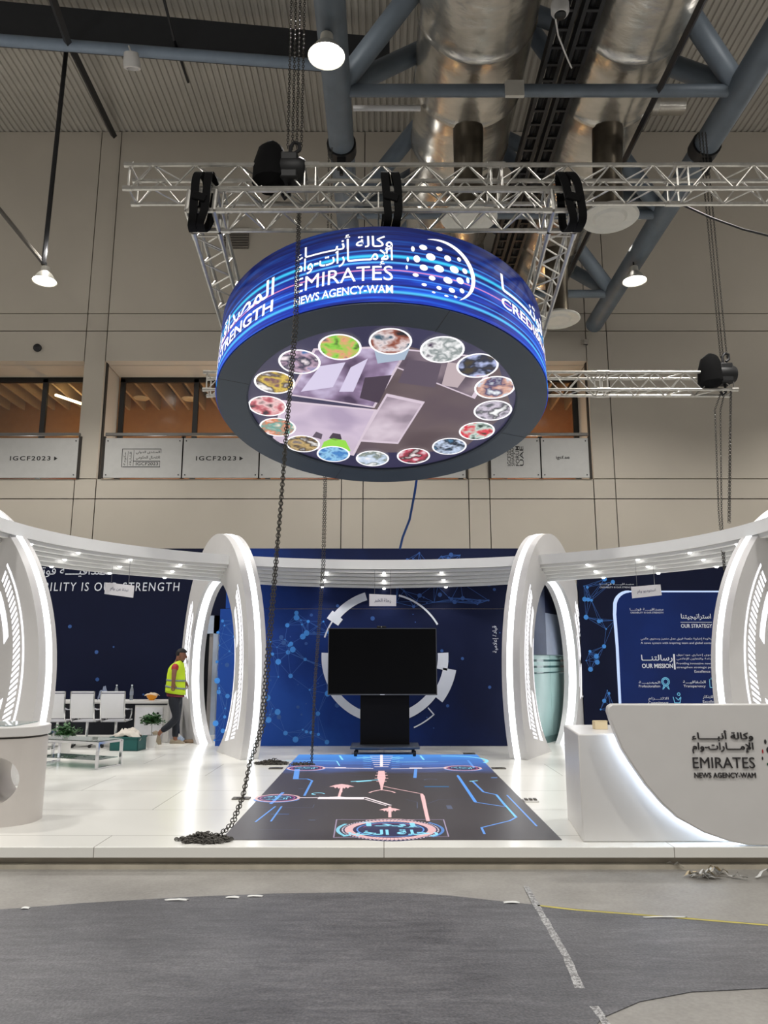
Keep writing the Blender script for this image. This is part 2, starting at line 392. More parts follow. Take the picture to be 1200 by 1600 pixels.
# ================================================================== ROOF STEELWORK
def loc0(t): return tuple(-c for c in t.location)      # children built in world coordinates hang from a thing with this offset
CZ = 10.6; CXL, CXR = -.76, 5.76
rt = thing('roof_truss', 'huge blue-grey tubular roof truss running towards the back wall', 'roof truss', (2.5, 12, CZ)); o = loc0(rt)
for x in (CXL, CXR):
    b = MB(); b.tube([(x, 2, CZ), (x, 12.2, CZ), (x, 19.7, CZ)], .225, 20); b.build('chord', STEEL, rt, loc=o)
    c = MB(); c.lathe([(.24, -.12), (.262, -.12), (.262, .12), (.24, .12)], (x, 12.3, CZ), 20, Matrix.Rotation(R(90), 3, 'X'))
    c.box((x, 12.3, CZ - .33), (.16, .14, .18)); c.tube([(x, 12.3, CZ - .38), (x, 12.3, CZ - .55)], .035, 8); c.build('collar', BLKPL, rt, loc=o)
UC = (2.5, 13.9)
b = MB(); b.tube([(UC[0], 3, UC[1]), (UC[0], 19.6, UC[1])], .225, 16); b.build('chord', STEEL, rt, loc=o)
NY = [7.4, 10.9, 14.4, 17.9]
for y in NY: MB().tube([(CXL, y, CZ), (CXR, y, CZ)], .1, 12).build('cross_tube', STEEL, rt, loc=o)
for y in NY:
    for dy in (-1.75, 1.75):
        for x in (CXL, CXR):
            MB().tube([(x, y, CZ), (UC[0], y + dy, UC[1])], .17, 12).build('diagonal_tube', STEEL, rt, loc=o)
b = MB(); p = atY(804, 139, 10.78); b.box(p, (.3, .06, .28)); b.build('white_plate', mat('plate_white', srgb(200, 196, 186), .6), rt, loc=o)
# left girder below the deck
A, B2 = atY(-60, 58, 15.2), atY(480, 100, 15.9); dr = (B2 - A); B2 = A + dr * 1.25
gd = thing('roof_girder', 'dark roof girder with pale blue tube along its lower edge, upper left', 'girder', A); o = loc0(gd)
MB().tube([A, B2], .13, 14).build('tube', mat('girder_blue', srgb(120, 134, 150), .5), gd, loc=o)
w = MB(); up = V((0, 0, 1)); w.add([A + V((0, .1, 0)), B2 + V((0, .1, 0)), B2 + V((0, .1, 1.0)), A + V((0, .1, 1.15)), A + V((0, .22, 0)), B2 + V((0, .22, 0)), B2 + V((0, .22, 1.0)), A + V((0, .22, 1.15))],
    [(0, 1, 2, 3), (7, 6, 5, 4), (0, 4, 5, 1), (3, 2, 6, 7), (0, 3, 7, 4), (1, 5, 6, 2)]); w.build('web', mat('girder_dark', srgb(44, 46, 50), .7), gd, loc=o)
def pole(name, label, cat, pts, r, m=DKSTEEL, n=8, **k):
    b = MB(); b.tube([V(p) - V(pts[0]) for p in pts], r, n); return tag(b.build(name, m, loc=pts[0]), label, cat, **k)
pole('drop_rod', 'dark vertical rod dropping from the girder to the left hanging lamp', 'rod', [atY(104, 74, 16.1), atY(68, 414, 16.1)], .055)
pole('roof_strut', 'dark strut from the girder down to the back wall top, left', 'strut', [atY(112, 76, 15.5), atY(178, 212, 19.7)], .09, n=4)
pole('roof_strut', 'dark strut above the girder running up out of the picture, left', 'strut', [atY(106, 66, 15.3), atY(76, -20, 12.9)], .09, n=4)
pole('brace_rod', 'thin brace rod from the left picture edge to the hanging lamp', 'rod', [atY(-10, 316, 16.1), atY(67, 410, 16.1)], .05, mat('brace_brown', srgb(96, 92, 86), .5))
pole('brace_rod', 'short thin rod crossing the girder above the truss end', 'rod', [atY(254, -10, 14.8), atY(272, 62, 15.4), atY(294, 128, 17.5)], .035)
pole('roof_rail', 'long thin dark rail slanting below the right duct', 'rail', [atY(1118, -40, 8.6), atY(872, 462, 18.8)], .055, n=4)
pole('white_pipe', 'white pipe lying behind the cross tube, left of the ducts', 'pipe', [(-.55, 12.05, 11.2), (.65, 12.05, 11.2)], .05, WHITE)
# ducts
FOIL = G('foil_duct'); tc = FOIL.n('TexCoord').outputs['Object']
n1 = FOIL.n('TexNoise', {'Vector': FOIL.n('Mapping', {0: tc, 'Scale': (1.4, 2.2, 1.4)}).outputs[0], 'Scale': 1.3, 'Detail': 6}).outputs['Fac']
FOIL.set('Base Color', FOIL.ramp(n1, [(.3, srgb(182, 178, 170)), (.7, srgb(220, 216, 208))])); FOIL.set('Metallic', .85); FOIL.set('Roughness', .27)
bp = FOIL.n('Bump', {'Height': n1, 'Strength': .4, 'Distance': .06}); FOIL.set('Normal', bp.outputs[0])
FOILM = MATS['foil_duct']
DIFF = mat('diffuser_white', srgb(214, 212, 204), .5)
BRN = mat('neck_metal', srgb(98, 90, 78), .38, .85, var=.15)
def duct(x, label, drops, D=1.9):
    t = thing('air_duct', label, 'duct', (x, 14, 11.75)); b = MB(); pts = []; rs = []; y = 3.0; r = D / 2
    while y < 19.4:
        for dy, k in ((0, 1.0), (.04, 1.025), (.10, 1.0), (.5, 1.004), (1.0, .998), (1.35, 1.004)): pts.append((0, y + dy - 14, 0)); rs.append(r * k)
        y += 1.5
    b.tube(pts, rs, 36); b.build('duct_body', FOILM, t, smooth=1.2)
    for yd in drops:
        nb = MB(); nb.tube([(0, yd - 14 - .2, -r * .8), (0, yd - 14 - .15, -r - .1), (0, yd - 14 - .05, -r - .5), (0, yd - 14, -r - .8), (0, yd - 14, -r - 1.5)], [.27, .27, .26, .25, .25], 20)
        nb.build('neck', BRN, t)
        d = MB(); d.lathe([(.24, .12), (.27, .1), (.49, -.02), (.5, -.05), (.47, -.07), (.3, -.04), (.25, -.08), (.0, -.08)], (0, yd - 14, -r - 1.55), 32); d.build('diffuser', DIFF, t)
    return t
duct(1.5, 'left of the two big foil-wrapped round air ducts', (12.3, 16.4))
duct(3.98, 'right of the two big foil-wrapped round air ducts', (12.3, 16.4))
for dx, l in ((2.58, 'black cable tray between the ducts, left one'), (2.95, 'black cable tray between the ducts, right one')):
    t = thing('cable_tray', l, 'cable tray', (dx, 12, 10.95))
    b = MB(); b.bb((-.03, -9, -.04), (.03, 7.5, .16)); b.build('side_rail', DKSTEEL, t)
    b = MB(); b.bb((.2, -9, -.04), (.26, 7.5, .16)); b.build('side_rail', DKSTEEL, t)
    y = -9
    while y < 7.4: MB().bb((0, y, -.03), (.22, y + .05, .01)).build('rung', DKSTEEL, t); y += .35
    MB().tube([(.1, -9, .05), (.12, 0, .06), (.1, 7.4, .05)], .05, 6).build('cable', BLKPL, t)
t = thing('foil_pipe', 'short bright foil-wrapped pipe at the wall, right of the ducts', 'pipe', atY(1022, 165, 18.4))
b = MB(); b.tube([(-.8 + .16 * k, 0, 0) for k in range(11)], [.24 + .01 * (k % 2) for k in range(11)], 16); b.build('pipe_body', FOILM, t)
b = MB(); b.tube([(-.08, 0, 0), (.08, 0, 0)], .262, 16); b.build('band', ALU, t)
t = thing('lamp_batten', 'pale batten lamp behind the main truss, right of the ducts', 'batten lamp', atY(970, 324, 14.6)); MB().box((0, 0, 0), (.36, .06, .05)).build('lamp_body', emis('batten_glow', (1, .86, .6), 1.2), t)
# small things at the roof
t = thing('dome_camera', 'white round camera hanging at the top edge between the ducts', 'camera', atY(875, 14, 9.4))
b = MB(); b.lathe([(0, .16), (.1, .16), (.13, .08), (.13, -.05), (.1, -.1)], n=20); b.build('housing', WHITE, t); MB().lathe([(.095, -.06), (.08, -.12), (0, -.14)], n=20).build('dome', BLKPL, t)
pts = [atY(868, 30, 9.4), atY(872, 55, 9.6), atY(885, 88, 10), atY(893, 106, 10.4)]
pole('white_cable', 'white cable drooping from the round camera', 'cable', pts, .012, WHITE)
t = thing('ceiling_projector', 'small white can spotlight hanging from the left girder', 'spotlight', atY(206, 98, 15.3))
b = MB(); b.lathe([(.0, .22), (.16, .2), (.19, 0), (.19, -.12), (.13, -.13), (.13, -.02), (0, -.02)], n=20, M=Matrix.Rotation(R(25), 3, 'X')); b.build('can', WHITE, t); MB().tube([(0, 0, .18), (-.1, 0, .45)], .02, 6).build('bracket', WHITE, t)
tag(MB().lathe([(0, 0), (.11, 0), (.11, .05), (.05, .08), (0, .08)], n=16, M=Matrix.Rotation(R(90), 3, 'X')).build('wall_sensor', DKSTEEL, loc=atY(59, 544, 19.98)), 'small dark round fitting on the wall above the left window', 'wall fitting')
t = thing('security_camera', 'small wall camera right of the round screen, above the window', 'camera', atY(912, 537, 19.9))
MB().box((0, -.12, 0), (.12, .32, .12), M=Matrix.Rotation(R(20), 3, 'X')).build('camera_body', mat('cam_grey', srgb(150, 144, 134), .5), t); MB().tube([(0, 0, 0), (.12, .1, .02)], .03, 6).build('bracket', DKSTEEL, t)
X, Z, w, h = px_box(346, 356, 389, 388, 19.96)
t = thing('wall_louvre', 'slatted grey ventilation louvre on the wall behind the truss corner', 'louvre', (X + w / 2, 19.96, Z))
b = MB(); b.bb((-w / 2, 0, 0), (w / 2, .03, h)); b.build('frame', mat('louvre_grey', srgb(112, 106, 98), .6), t)
for k in range(8):
    b = MB(); b.box((0, -.03, (k + .5) * h / 8), (w, .09, .02), M=Matrix.Rotation(R(35), 3, 'X')); b.build('slat', mat('louvre_slat', srgb(120, 112, 102), .6), t)
pole('black_cable', 'black cable sagging from the main truss to the right edge', 'cable', [atY(1062, 318, 9), atY(1110, 340, 9), atY(1160, 358, 9), atY(1215, 372, 9)], .014, BLKPL)
# high-bay lamps in the picture
BULB = emis('lamp_glow', (1, .96, .86), 30)
def lamp(p, label, hang):
    t = thing('high_bay_lamp', label, 'hanging lamp', p)
    b = MB(); b.lathe([(.05, .36), (.09, .34), (.1, .22), (.16, .16), (.26, .0), (.265, -.01), (.25, .0), (.15, .14), (0, .15)], n=28); b.build('reflector', mat('lamp_shell', srgb(205, 202, 192), .35, .3), t)
    MB().lathe([(0, .05), (.235, .02), (.235, .005), (0, .0)], n=28).build('lens', BULB, t)
    MB().tube([(0, 0, .36), (0, 0, hang)], .02, 8).build('stem', DKSTEEL, t)
lamp(LAMPS[0], 'glaring high-bay lamp at the top, under the left truss tube', .5)
lamp(LAMPS[1], 'high-bay lamp hanging from the dark rod at the left edge', .45)
lamp(LAMPS[2], 'high-bay lamp under the slanting roof tube, right of the round screen', .55)

# ================================================================== RIGGING
TB = .29
def truss_part(parent, p0, p1, up, sections, name='truss_section', far_stuff=True):
    """box truss from p0 to p1 (world): per section four chords in one mesh; the lacing bars of the three sides in view one by one"""
    p0, p1 = V(p0), V(p1); ax = (p1 - p0); L = ax.length; ax.normalize(); up = V(up); up = (up - ax * up.dot(ax)).normalized(); sd = ax.cross(up)
    off = V(parent.location); h = TB / 2; ls = L / sections
    for s in range(sections):
        a = p0 + ax * (ls * s) - off; b_ = a + ax * ls; cm = MB()
        for i in (-1, 1):
            for j in (-1, 1):
                q = up * (i * h) + sd * (j * h); cm.tube([a + q, b_ + q], .025, 8)
                for e in (a + q + ax * .05, b_ + q - ax * .05): cm.tube([e - ax * .05, e + ax * .05], .033, 8)
        for e in (a + ax * .06, b_ - ax * .06):
            cc = [e + up * (i * h) + sd * (j * h) for i, j in ((-1, -1), (-1, 1), (1, 1), (1, -1))]
            for k in range(4): cm.tube([cc[k], cc[(k + 1) % 4]], .011, 6)
        sec = cm.build(name, ALU, parent)
        nz = max(2, round(ls / .5)); st = (ls - .16) / (2 * nz)
        faces = [(up * h, sd, h), (up * -h, sd, h), (sd * h, up, h), (sd * -h, up, h)]
        for fi, (c, d, hh) in enumerate(faces):
            far = MB()
            for k in range(2 * nz):
                u = a + ax * (.08 + st * k) + c + d * (hh if k % 2 else -hh); v = a + ax * (.08 + st * (k + 1)) + c - d * (hh if k % 2 else -hh)
                far.tube([u, v], .01, 6)
                if fi < 3: far.build('brace', ALU, sec); far = MB()
            if fi == 3: tag(far.build('lacing', ALU, sec), kind='stuff')
    return ax, up, sd
MT = thing('lighting_truss', 'long aluminium box truss above the round screen, nearest the viewer', 'truss', (1.2, 7.75, 6.78))
truss_part(MT, (-2.87, 7.75, 6.78), (5.35, 7.75, 6.78), (0, 0, 1), 4)
BT = thing('lighting_truss', 'aluminium box truss behind the round screen, ending at right', 'truss', (1.4, 11.7, 5.9))
truss_part(BT, (-2.87, 11.7, 5.9), (5.6, 11.7, 5.9), (0, 0, 1), 4)
TI = .228
FT = thing('truss_frame', 'square aluminium truss frame slung under the long truss, carrying the round screen', 'truss frame', (0, 9.6, 6.0))
FD = V((0, cos(TI), -sin(TI))); FU = V((0, sin(TI), cos(TI))); F0 = V((0, 7.66, 6.40)); FW = 3.95
c1, c2 = F0 + V((-FW / 2, 0, 0)), F0 + V((FW / 2, 0, 0)); c3, c4 = c1 + FD * FW, c2 + FD * FW
g_ = .17
for a, b_ in ((c1 + V((g_, 0, 0)), c2 - V((g_, 0, 0))), (c1 + FD * g_, c3 - FD * g_), (c2 + FD * g_, c4 - FD * g_), (c3 + V((g_, 0, 0)), c4 - V((g_, 0, 0)))):
    truss_part(FT, a, b_, FU, 2, 'truss_beam')
MF = Matrix((V((1, 0, 0)), FD, FU)).transposed()
for c in (c1, c2, c3, c4):
    b = MB(); h = TB / 2
    for i in (-1, 1):
        for j in (-1, 1):
            for k, e in (((i * h, j * h, -h), (i * h, j * h, h)), ((i * h, -h, j * h), (i * h, h, j * h)), ((-h, i * h, j * h), (h, i * h, j * h))):
                b.tube([MF @ V(k) + c, MF @ V(e) + c], .028, 8)
    b.build('corner_block', ALU, FT, loc=loc0(FT))
def sling(x, label, dx=0):
    t = thing('lifting_sling', label, 'sling', (x, 7.62, 6.42))
    for k, off in enumerate((-.055, .055)):
        b = MB(); vs = []; n = 28
        for q in range(n):
            a = 2 * pi * q / n; ca = abs(cos(a)) ** .6 * (1 if cos(a) > 0 else -1); sa = abs(sin(a)) ** .6 * (1 if sin(a) > 0 else -1)
            xo = off + .02 * sin(2 * a + k) + dx * sin(a); cy, cz = -.06 + .14 * ca, .02 + .30 * sa
            for wx, rr_ in ((-.042, 0), (.042, 0), (.042, .022), (-.042, .022)): vs.append((xo + wx, cy + ca * rr_, cz + sa * rr_))
        fs = [(q * 4 + w, q * 4 + (w + 1) % 4, ((q + 1) % n) * 4 + (w + 1) % 4, ((q + 1) % n) * 4 + w) for q in range(n) for w in range(4)]
        b.add(vs, fs); b.build('webbing', BLACK, t)
    b = MB(); b.box((0, -.225, -.02), (.15, .03, .09), M=Matrix.Rotation(.3, 3, 'Y')); b.build('keeper', BLACK, t, bevel=.01)
sling(-1.97, 'black lifting sling at the left corner of the truss frame', .05); sling(2.02, 'black lifting sling at the right corner of the truss frame', -.05)
sling(.08, 'black lifting sling in the middle of the near truss')
def chain_mesh(pts, mb, L=.042, r=.0042, wd=.0135, jit=0):
    """links along a polyline"""
    pts = [V(p) for p in pts]; acc = 0; k = 0; out = []
    for i in range(len(pts) - 1):
        d = pts[i + 1] - pts[i]; l = d.length
        if l < 1e-6: continue
        d.normalize(); u = V((1, 0, 0)) if abs(d.x) < .8 else V((0, 1, 0)); a = (u - d * u.dot(d)).normalized(); b = d.cross(a)
        while acc < l:
            c = pts[i] + d * acc; e = a if k % 2 else b; k += 1; acc += L * .72; ring = []
            for q in range(8):
                t = 2 * pi * q / 8; ring.append(c + d * (cos(t) * L * .5) + e * (sin(t) * wd))
            vs = []; fs = []
            for q in range(8):
                tg = (ring[(q + 1) % 8] - ring[q - 1]).normalized(); nn = d.cross(e); m_ = tg.cross(nn)
                for w in range(4): vs.append(ring[q] + nn * (cos(pi * w / 2) * r) + m_ * (sin(pi * w / 2) * r))
            for q in range(8):
                for w in range(4): fs.append((q * 4 + w, q * 4 + (w + 1) % 4, ((q + 1) % 8) * 4 + (w + 1) % 4, ((q + 1) % 8) * 4 + w))
            mb.add(vs, fs)
        acc -= l
def hoist(p, label, top, nstr=3):
    t = thing('chain_hoist', label, 'chain hoist', p)
    b = MB(); b.box((0, 0, 0), (.2, .26, .32)); b.lathe([(.12, -.16), (.15, -.1), (.15, .1), (.12, .16)], (.02, 0, .0), 16, Matrix.Rotation(R(90), 3, 'Y')); b.build('hoist_body', BLKPL, t, bevel=.02)
    b = MB(); b.tube([(-.16, 0, .3), (-.2, 0, .22), (-.22, 0, .05), (-.22, 0, -.14), (-.2, 0, -.22)], [.1, .16, .19, .2, .12], 14); b.build('chain_bag', BLACK, t)
    b = MB(); b.tube([(0, 0, .16), (0, 0, .3), (.04, 0, .36), (.1, 0, .34), (.1, 0, .26), (.05, 0, .22)], .022, 8); b.tube([(0, 0, -.16), (0, 0, -.3), (-.05, 0, -.34), (-.08, 0, -.28)], .022, 8); b.build('hook', DKSTEEL, t)
    b = MB()
    for k in range(nstr): chain_mesh([(-.03 + .05 * k, .02 * (k % 2), .3), (-.05 + .055 * k, .02, top - p[2])], b)
    b.build('lift_chain', CHAIN, t)
    return t
hoist((-1.05, 7.68, 6.9), 'black chain hoist with chain bag on the near truss, left of centre', 15.6, 4)
hoist((5.42, 11.6, 6.02), 'black chain hoist at the right end of the rear truss', 10.4, 3)
hoist((-.9, 11.75, 6.05), 'black chain hoist on the rear truss behind the near truss', 10.2, 2)
def pile(c, r, n, mb, seed):
    rn = random.Random(seed); pts = []
    for k in range(n):
        a = k * 2.4 + rn.uniform(-.5, .5); q = r * sqrt(rn.random()); h = max(.014, .11 * (1 - q / r) * rn.random())
        pts.append((c[0] + q * 1.5 * cos(a), c[1] + q * .8 * sin(a), h))
    chain_mesh(pts, mb, .045, .0048, .015)
def hang(name, label, pts, pile_at=None, pr=.16, pn=26, twin=.03):
    mb = MB(); pts = [V(p) for p in pts]; chain_mesh(pts, mb)
    if twin: chain_mesh([p + V((twin * (1 + .6 * sin(i * 1.7)), .02, 0)) for i, p in enumerate(pts)], mb)
    if pile_at: pile(pile_at, pr, pn, mb, len(label))
    o = mb.build(name, CHAIN, smooth=0); return tag(o, label, 'chain')
CP = [(466, 330, 7.6), (460, 500, 7.1), (449, 640, 6.98), (437, 800, 6.95), (420, 987, 6.98), (407, 1137, 7.02), (390, 1190, 7.05), (378, 1246, 7.08), (360, 1288, 7.1), (340, 1306, 7.1)]
hang('hand_chain', 'long loose hand chain hanging past the round screen to the platform edge', [atY(*c) for c in CP], (atZ(322, 1311).x, 7.1, 0), .17, 60, .016)
c = atZ(290, 1312); 
p = atZ(425, 1194)
tag((lambda m: (pile((p.x, p.y, 0), .19, 34, m, 3), m.build('chain_heap', CHAIN, smooth=0))[1])(MB()), 'small heap of chain on the white floor left of the lit floor', 'chain heap')
p = atZ(481, 1196)
hang('hand_chain', 'thin hand chain dropping behind the round screen to the lit floor', [(-.92, 11.7, 5.8), (-.95, 11.75, 3), (-1.05, 11.85, 1.2), (p.x + .05, p.y, .02)], (p.x - .1, p.y, 0), .14, 12, .02)
hang('hand_chain', 'thin paired hand chain below the right hoist, reaching the canopy', [(5.36, 11.6, 5.75), atY(1117, 640, 11.55), atY(1123, 800, 11.4), atY(1131, 890, 11.2)], None, twin=.06)
hang('lift_chain', 'thick loose chain end below the right hoist, stopping above canopy', [(5.5, 11.6, 5.75), atY(1138, 816, 11.5)], None, twin=.02)
pole('blue_rope', 'blue rope dangling from the round screen to the backdrop', 'rope', [atY(653, 735, 11.3), atY(648, 770, 11.4), atY(640, 812, 11.6), atY(629, 840, 11.8), atY(625, 857, 12)], .018, mat('rope_blue', srgb(30, 70, 130), .8))

# ================================================================== ROUND HANGING SCREEN
DR = 2.05; DH = 1.0
DC = V((-.026, 9.22, 4.645)); MD = Matrix((V((1, 0, 0)), FD, FU)).transposed().to_4x4()
drum = thing('round_screen', 'large round hanging screen tilted towards the viewer, blue lettered sides', 'hanging screen', DC)
drum.rotation_euler = (-TI, 0, 0)
g = G('blue_screen_side'); uv = g.n('TexCoord').outputs['UV']; sp = g.n('SeparateXYZ', {0: uv}); u, v = sp.outputs[0], sp.outputs[1]
wob = g.n('TexNoise', {'Vector': g.n('Mapping', {0: uv, 'Scale': (6, 0.6, 1)}).outputs[0], 'Scale': 1.0, 'Detail': 2}).outputs['Fac']
v2 = g.math('ADD', v, g.math('MULTIPLY', g.math('SUBTRACT', wob, .5), .10))
st = g.n('TexNoise', {'Vector': g.n('CombineXYZ', {0: g.math('MULTIPLY', u, 9), 1: g.math('MULTIPLY', v2, 16)}).outputs[0], 'Scale': 1.0, 'Detail': 5, 'Roughness': .6}).outputs['Fac']
fade = g.ramp(v, [(0, (1, 1, 1)), (.35, (.85, .85, .85)), (.65, (.42, .42, .42)), (1, (.18, .18, .18))])
base = g.ramp(st, [(.32, srgb(8, 16, 84)), (.5, srgb(14, 48, 164)), (.66, srgb(26, 100, 226)), (.8, srgb(60, 165, 250))])
col = g.n('MixRGB', {0: 1.0, 1: base, 2: fade}, blend_type='MULTIPLY').outputs[0]
lines = ((.585, .030, (.04, .62, .95)), (.50, .018, (.1, .5, 1.0)), (.40, .013, (.75, .25, .45)), (.12, .026, (.08, .58, 1.0)), (.19, .014, (.05, .3, .9)), (.66, .016, (.03, .2, .7)), (.30, .014, (.05, .25, .9)))
for c_, w_, cc in lines:
    m_ = g.math('SUBTRACT', 1.0, g.math('DIVIDE', g.math('ABSOLUTE', g.math('SUBTRACT', v2, c_)), w_)); m_ = g.math('MULTIPLY', g.n('Clamp', {0: m_}).outputs[0], g.math('ADD', .6, g.math('MULTIPLY', st, .6)))
    col = g.n('MixRGB', {0: m_, 1: col, 2: (*cc, 1)}).outputs[0]
g.set('Base Color', (.02, .02, .03, 1)); g.set('Emission Color', col); g.set('Emission Strength', 1.3); g.set('Roughness', .6); g.set('Specular IOR Level', .08)
n = 128; b = MB(); b.lathe([(DR, 0), (DR, DH)], n=n)
me_v = b.v[:]; b2 = MB(); b2.v = b.v; b2.f = b.f[:n]; b2.mi = [0] * n
so = b2.build('side_screen', MATS['blue_screen_side'], drum)
ul = so.data.uv_layers.new(name='UVMap')
for poly in so.data.polygons:
    an = [atan2(so.data.vertices[vi].co.y, so.data.vertices[vi].co.x) / (2 * pi) % 1 for vi in poly.vertices]
    if max(an) - min(an) > .5: an = [q + 1 if q < .5 else q for q in an]
    for li, a_, vi in zip(poly.loop_indices, an, poly.vertices): ul.data[li].uv = (a_, so.data.vertices[vi].co.z / DH)
DRIM = mat('drum_rim', srgb(58, 68, 80), .55, var=.06, scale=2)
b = MB(); b.lathe([(DR - .02, DH - .01), (DR - .01, DH - .01), (DR - .01, -.015), (1.68, -.015), (1.66, .0), (1.66, .035), (1.7, .05), (1.7, DH - .02), (DR - .02, DH - .01)], n=n); b.build('rim', DRIM, drum)
for k in range(4):
    b = MB(); a = R(20 + 90 * k); b.box((1.865 * cos(a), 1.865 * sin(a), -.0155), (.37, .006, .002), a); b.build('rim_joint', BLKPL, drum)
g = G('dark_screen'); g.set('Base Color', (.02, .02, .03, 1)); g.set('Roughness', .35)
tc = g.n('TexCoord').outputs['Object']; nn = g.n('TexNoise', {'Vector': tc, 'Scale': .8}).outputs['Fac']
g.set('Emission Color', g.ramp(nn, [(.3, srgb(44, 40, 66)), (.7, srgb(58, 54, 84))])); g.set('Emission Strength', 1.0)
b = MB(); b.lathe([(0, .03), (1.66, .03), (1.66, .06), (0, .06)], n=n); b.build('under_screen', MATS['dark_screen'], drum)
# picture cards on the underside: positions read off along the photograph's rays onto the tilted underside plane
NRM = FU
def under(px, py):      # -> local (x, y) on the underside plane
    r = ray(px, py); E0 = V((0, 0, EYE)); t = (DC + NRM * .02 - E0).dot(NRM) / r.dot(NRM); q = E0 + r * t - DC
    return q.x, q.dot(FD)
def photo_mat(name, cols, scale=3.0, off=0):
    g = G(name); tc = g.n('TexCoord').outputs['Object']
    mp = g.n('Mapping', {0: tc, 'Location': (off, off * 1.7, 0)}).outputs[0]
    no = g.n('TexNoise', {'Vector': mp, 'Scale': scale, 'Detail': 2.5, 'Roughness': .5, 'Distortion': .15}).outputs['Fac']
    k = len(cols); g.set('Emission Color', g.ramp(no, [(.32 + .36 * i / (k - 1), srgb(*c)) for i, c in enumerate(cols)])); g.set('Emission Strength', 1.0)
    g.set('Base Color', (.02, .02, .02, 1)); return MATS[name]
CARDEDGE = emis('card_edge', srgb(226, 208, 222), .9)
def card(corners, cols, scale, z, off, edge=.05, sub=()):
    P = [V((*under(*c), z)) for c in corners]; ce = sum(P, V((0, 0, 0))) / 4
    b = MB(); b.poly(P); e = b.build('photo_card', CARDEDGE, drum, smooth=0)
    Q = [ce + (p - ce) * (1 - edge * 2) + V((0, 0, -.002)) for p in P]
    b = MB(); b.poly(Q); b.build('picture', photo_mat('card_%d' % off, cols, scale, off), e, smooth=0)
    for sc, m in sub:
        b = MB(); b.poly([V((*under(*c), z - .004)) for c in sc]); b.build('picture_figure', m, e, smooth=0)
GREEN = emis('vest_green', srgb(150, 220, 70), 1.0); GREY1 = emis('grey_photo', srgb(92, 78, 92), 1.0); PALE = emis('pale_photo', srgb(216, 206, 232), 1.0); SKY = emis('sky_photo', srgb(170, 186, 205), 1.0); DARKP = emis('dark_photo', srgb(70, 55, 68), 1.0)
b = MB(); b.poly([V((*under(*c), .0285)) for c in ((628, 540), (780, 575), (800, 640), (720, 705), (530, 710), (580, 640))]); b.build('background_glow', photo_mat('bg_glow', [(78, 62, 66), (104, 88, 90), (92, 76, 84)], .8, 31), drum, smooth=0)
card(((580, 560), (625, 545), (780, 560), (742, 624)), [(86, 72, 86), (120, 104, 116), (150, 134, 140)], 2.2, .026, 1, .045, [(((638, 562), (690, 568), (680, 606), (622, 598)), GREY1), (((700, 566), (740, 572), (715, 606), (690, 602)), emis('pink_photo', srgb(190, 172, 176), 1.0))])
card(((450, 618), (490, 545), (642, 540), (585, 638)), [(74, 56, 82), (140, 118, 150), (206, 192, 222)], 2.6, .024, 2, .03, [(((500, 572), (540, 566), (520, 605), (470, 612)), PALE), (((548, 574), (575, 560), (552, 612), (530, 612)), PALE), (((585, 548), (640, 545), (632, 562), (590, 568)), SKY), (((570, 590), (612, 586), (592, 630), (562, 622)), DARKP)])
card(((560, 690), (604, 615), (664, 628), (622, 694)), [(150, 134, 148), (190, 172, 186), (214, 198, 210)], 2.2, .022, 3, .05)
card(((425, 690), (440, 625), (590, 640), (553, 712)), [(176, 158, 184), (208, 190, 210), (196, 178, 196)], 1.2, .020, 4, .03, [(((500, 704), (506, 690), (520, 684), (540, 688), (548, 704), (530, 709)), GREEN), (((514, 684), (520, 676), (532, 678), (534, 686), (524, 688)), DARKP), (((488, 682), (494, 674), (504, 678), (502, 686)), GREY1)])
PIX = [(610, 533, 34), (691, 546, 35), (746, 571, 33), (773, 605, 32), (770, 641, 30), (745, 673, 28), (702, 697, 27), (646, 712, 26), (582, 716, 26), (521, 709, 26), (473, 693, 27), (434, 667, 28.5), (418, 634, 30), (429, 597, 32), (468, 565, 33), (531, 542, 34)]
PAL = [[(30, 26, 34), (150, 80, 60), (230, 215, 215), (60, 90, 110)], [(60, 40, 70), (240, 240, 240), (130, 140, 140), (250, 250, 250)], [(70, 60, 40), (20, 30, 60), (180, 190, 230), (210, 140, 110)],
       [(240, 245, 250), (60, 50, 100), (220, 170, 150), (200, 220, 240)], [(250, 250, 250), (60, 60, 70), (210, 200, 215), (90, 90, 100)], [(30, 60, 40), (220, 50, 70), (200, 220, 210), (40, 60, 50)],
       [(90, 140, 180), (20, 25, 40), (200, 215, 240), (60, 70, 100)], [(240, 220, 225), (190, 70, 90), (60, 40, 40), (250, 235, 235)], [(250, 250, 250), (120, 130, 120), (200, 215, 235), (240, 240, 245)],
       [(90, 160, 215), (60, 120, 190), (150, 205, 240), (30, 80, 150)], [(240, 235, 230), (60, 45, 40), (200, 170, 110), (120, 110, 110)], [(250, 245, 240), (220, 130, 90), (90, 160, 150), (240, 220, 200)],
       [(60, 40, 50), (200, 100, 110), (240, 200, 200), (40, 30, 40)], [(245, 240, 235), (70, 50, 60), (220, 190, 80), (120, 80, 90)], [(250, 235, 240), (40, 40, 70), (200, 170, 190), (50, 110, 170)], [(50, 30, 30), (140, 210, 70), (230, 160, 120), (60, 90, 100)]]
RIMW = emis('photo_rim', (1, .98, 1), 1.1)
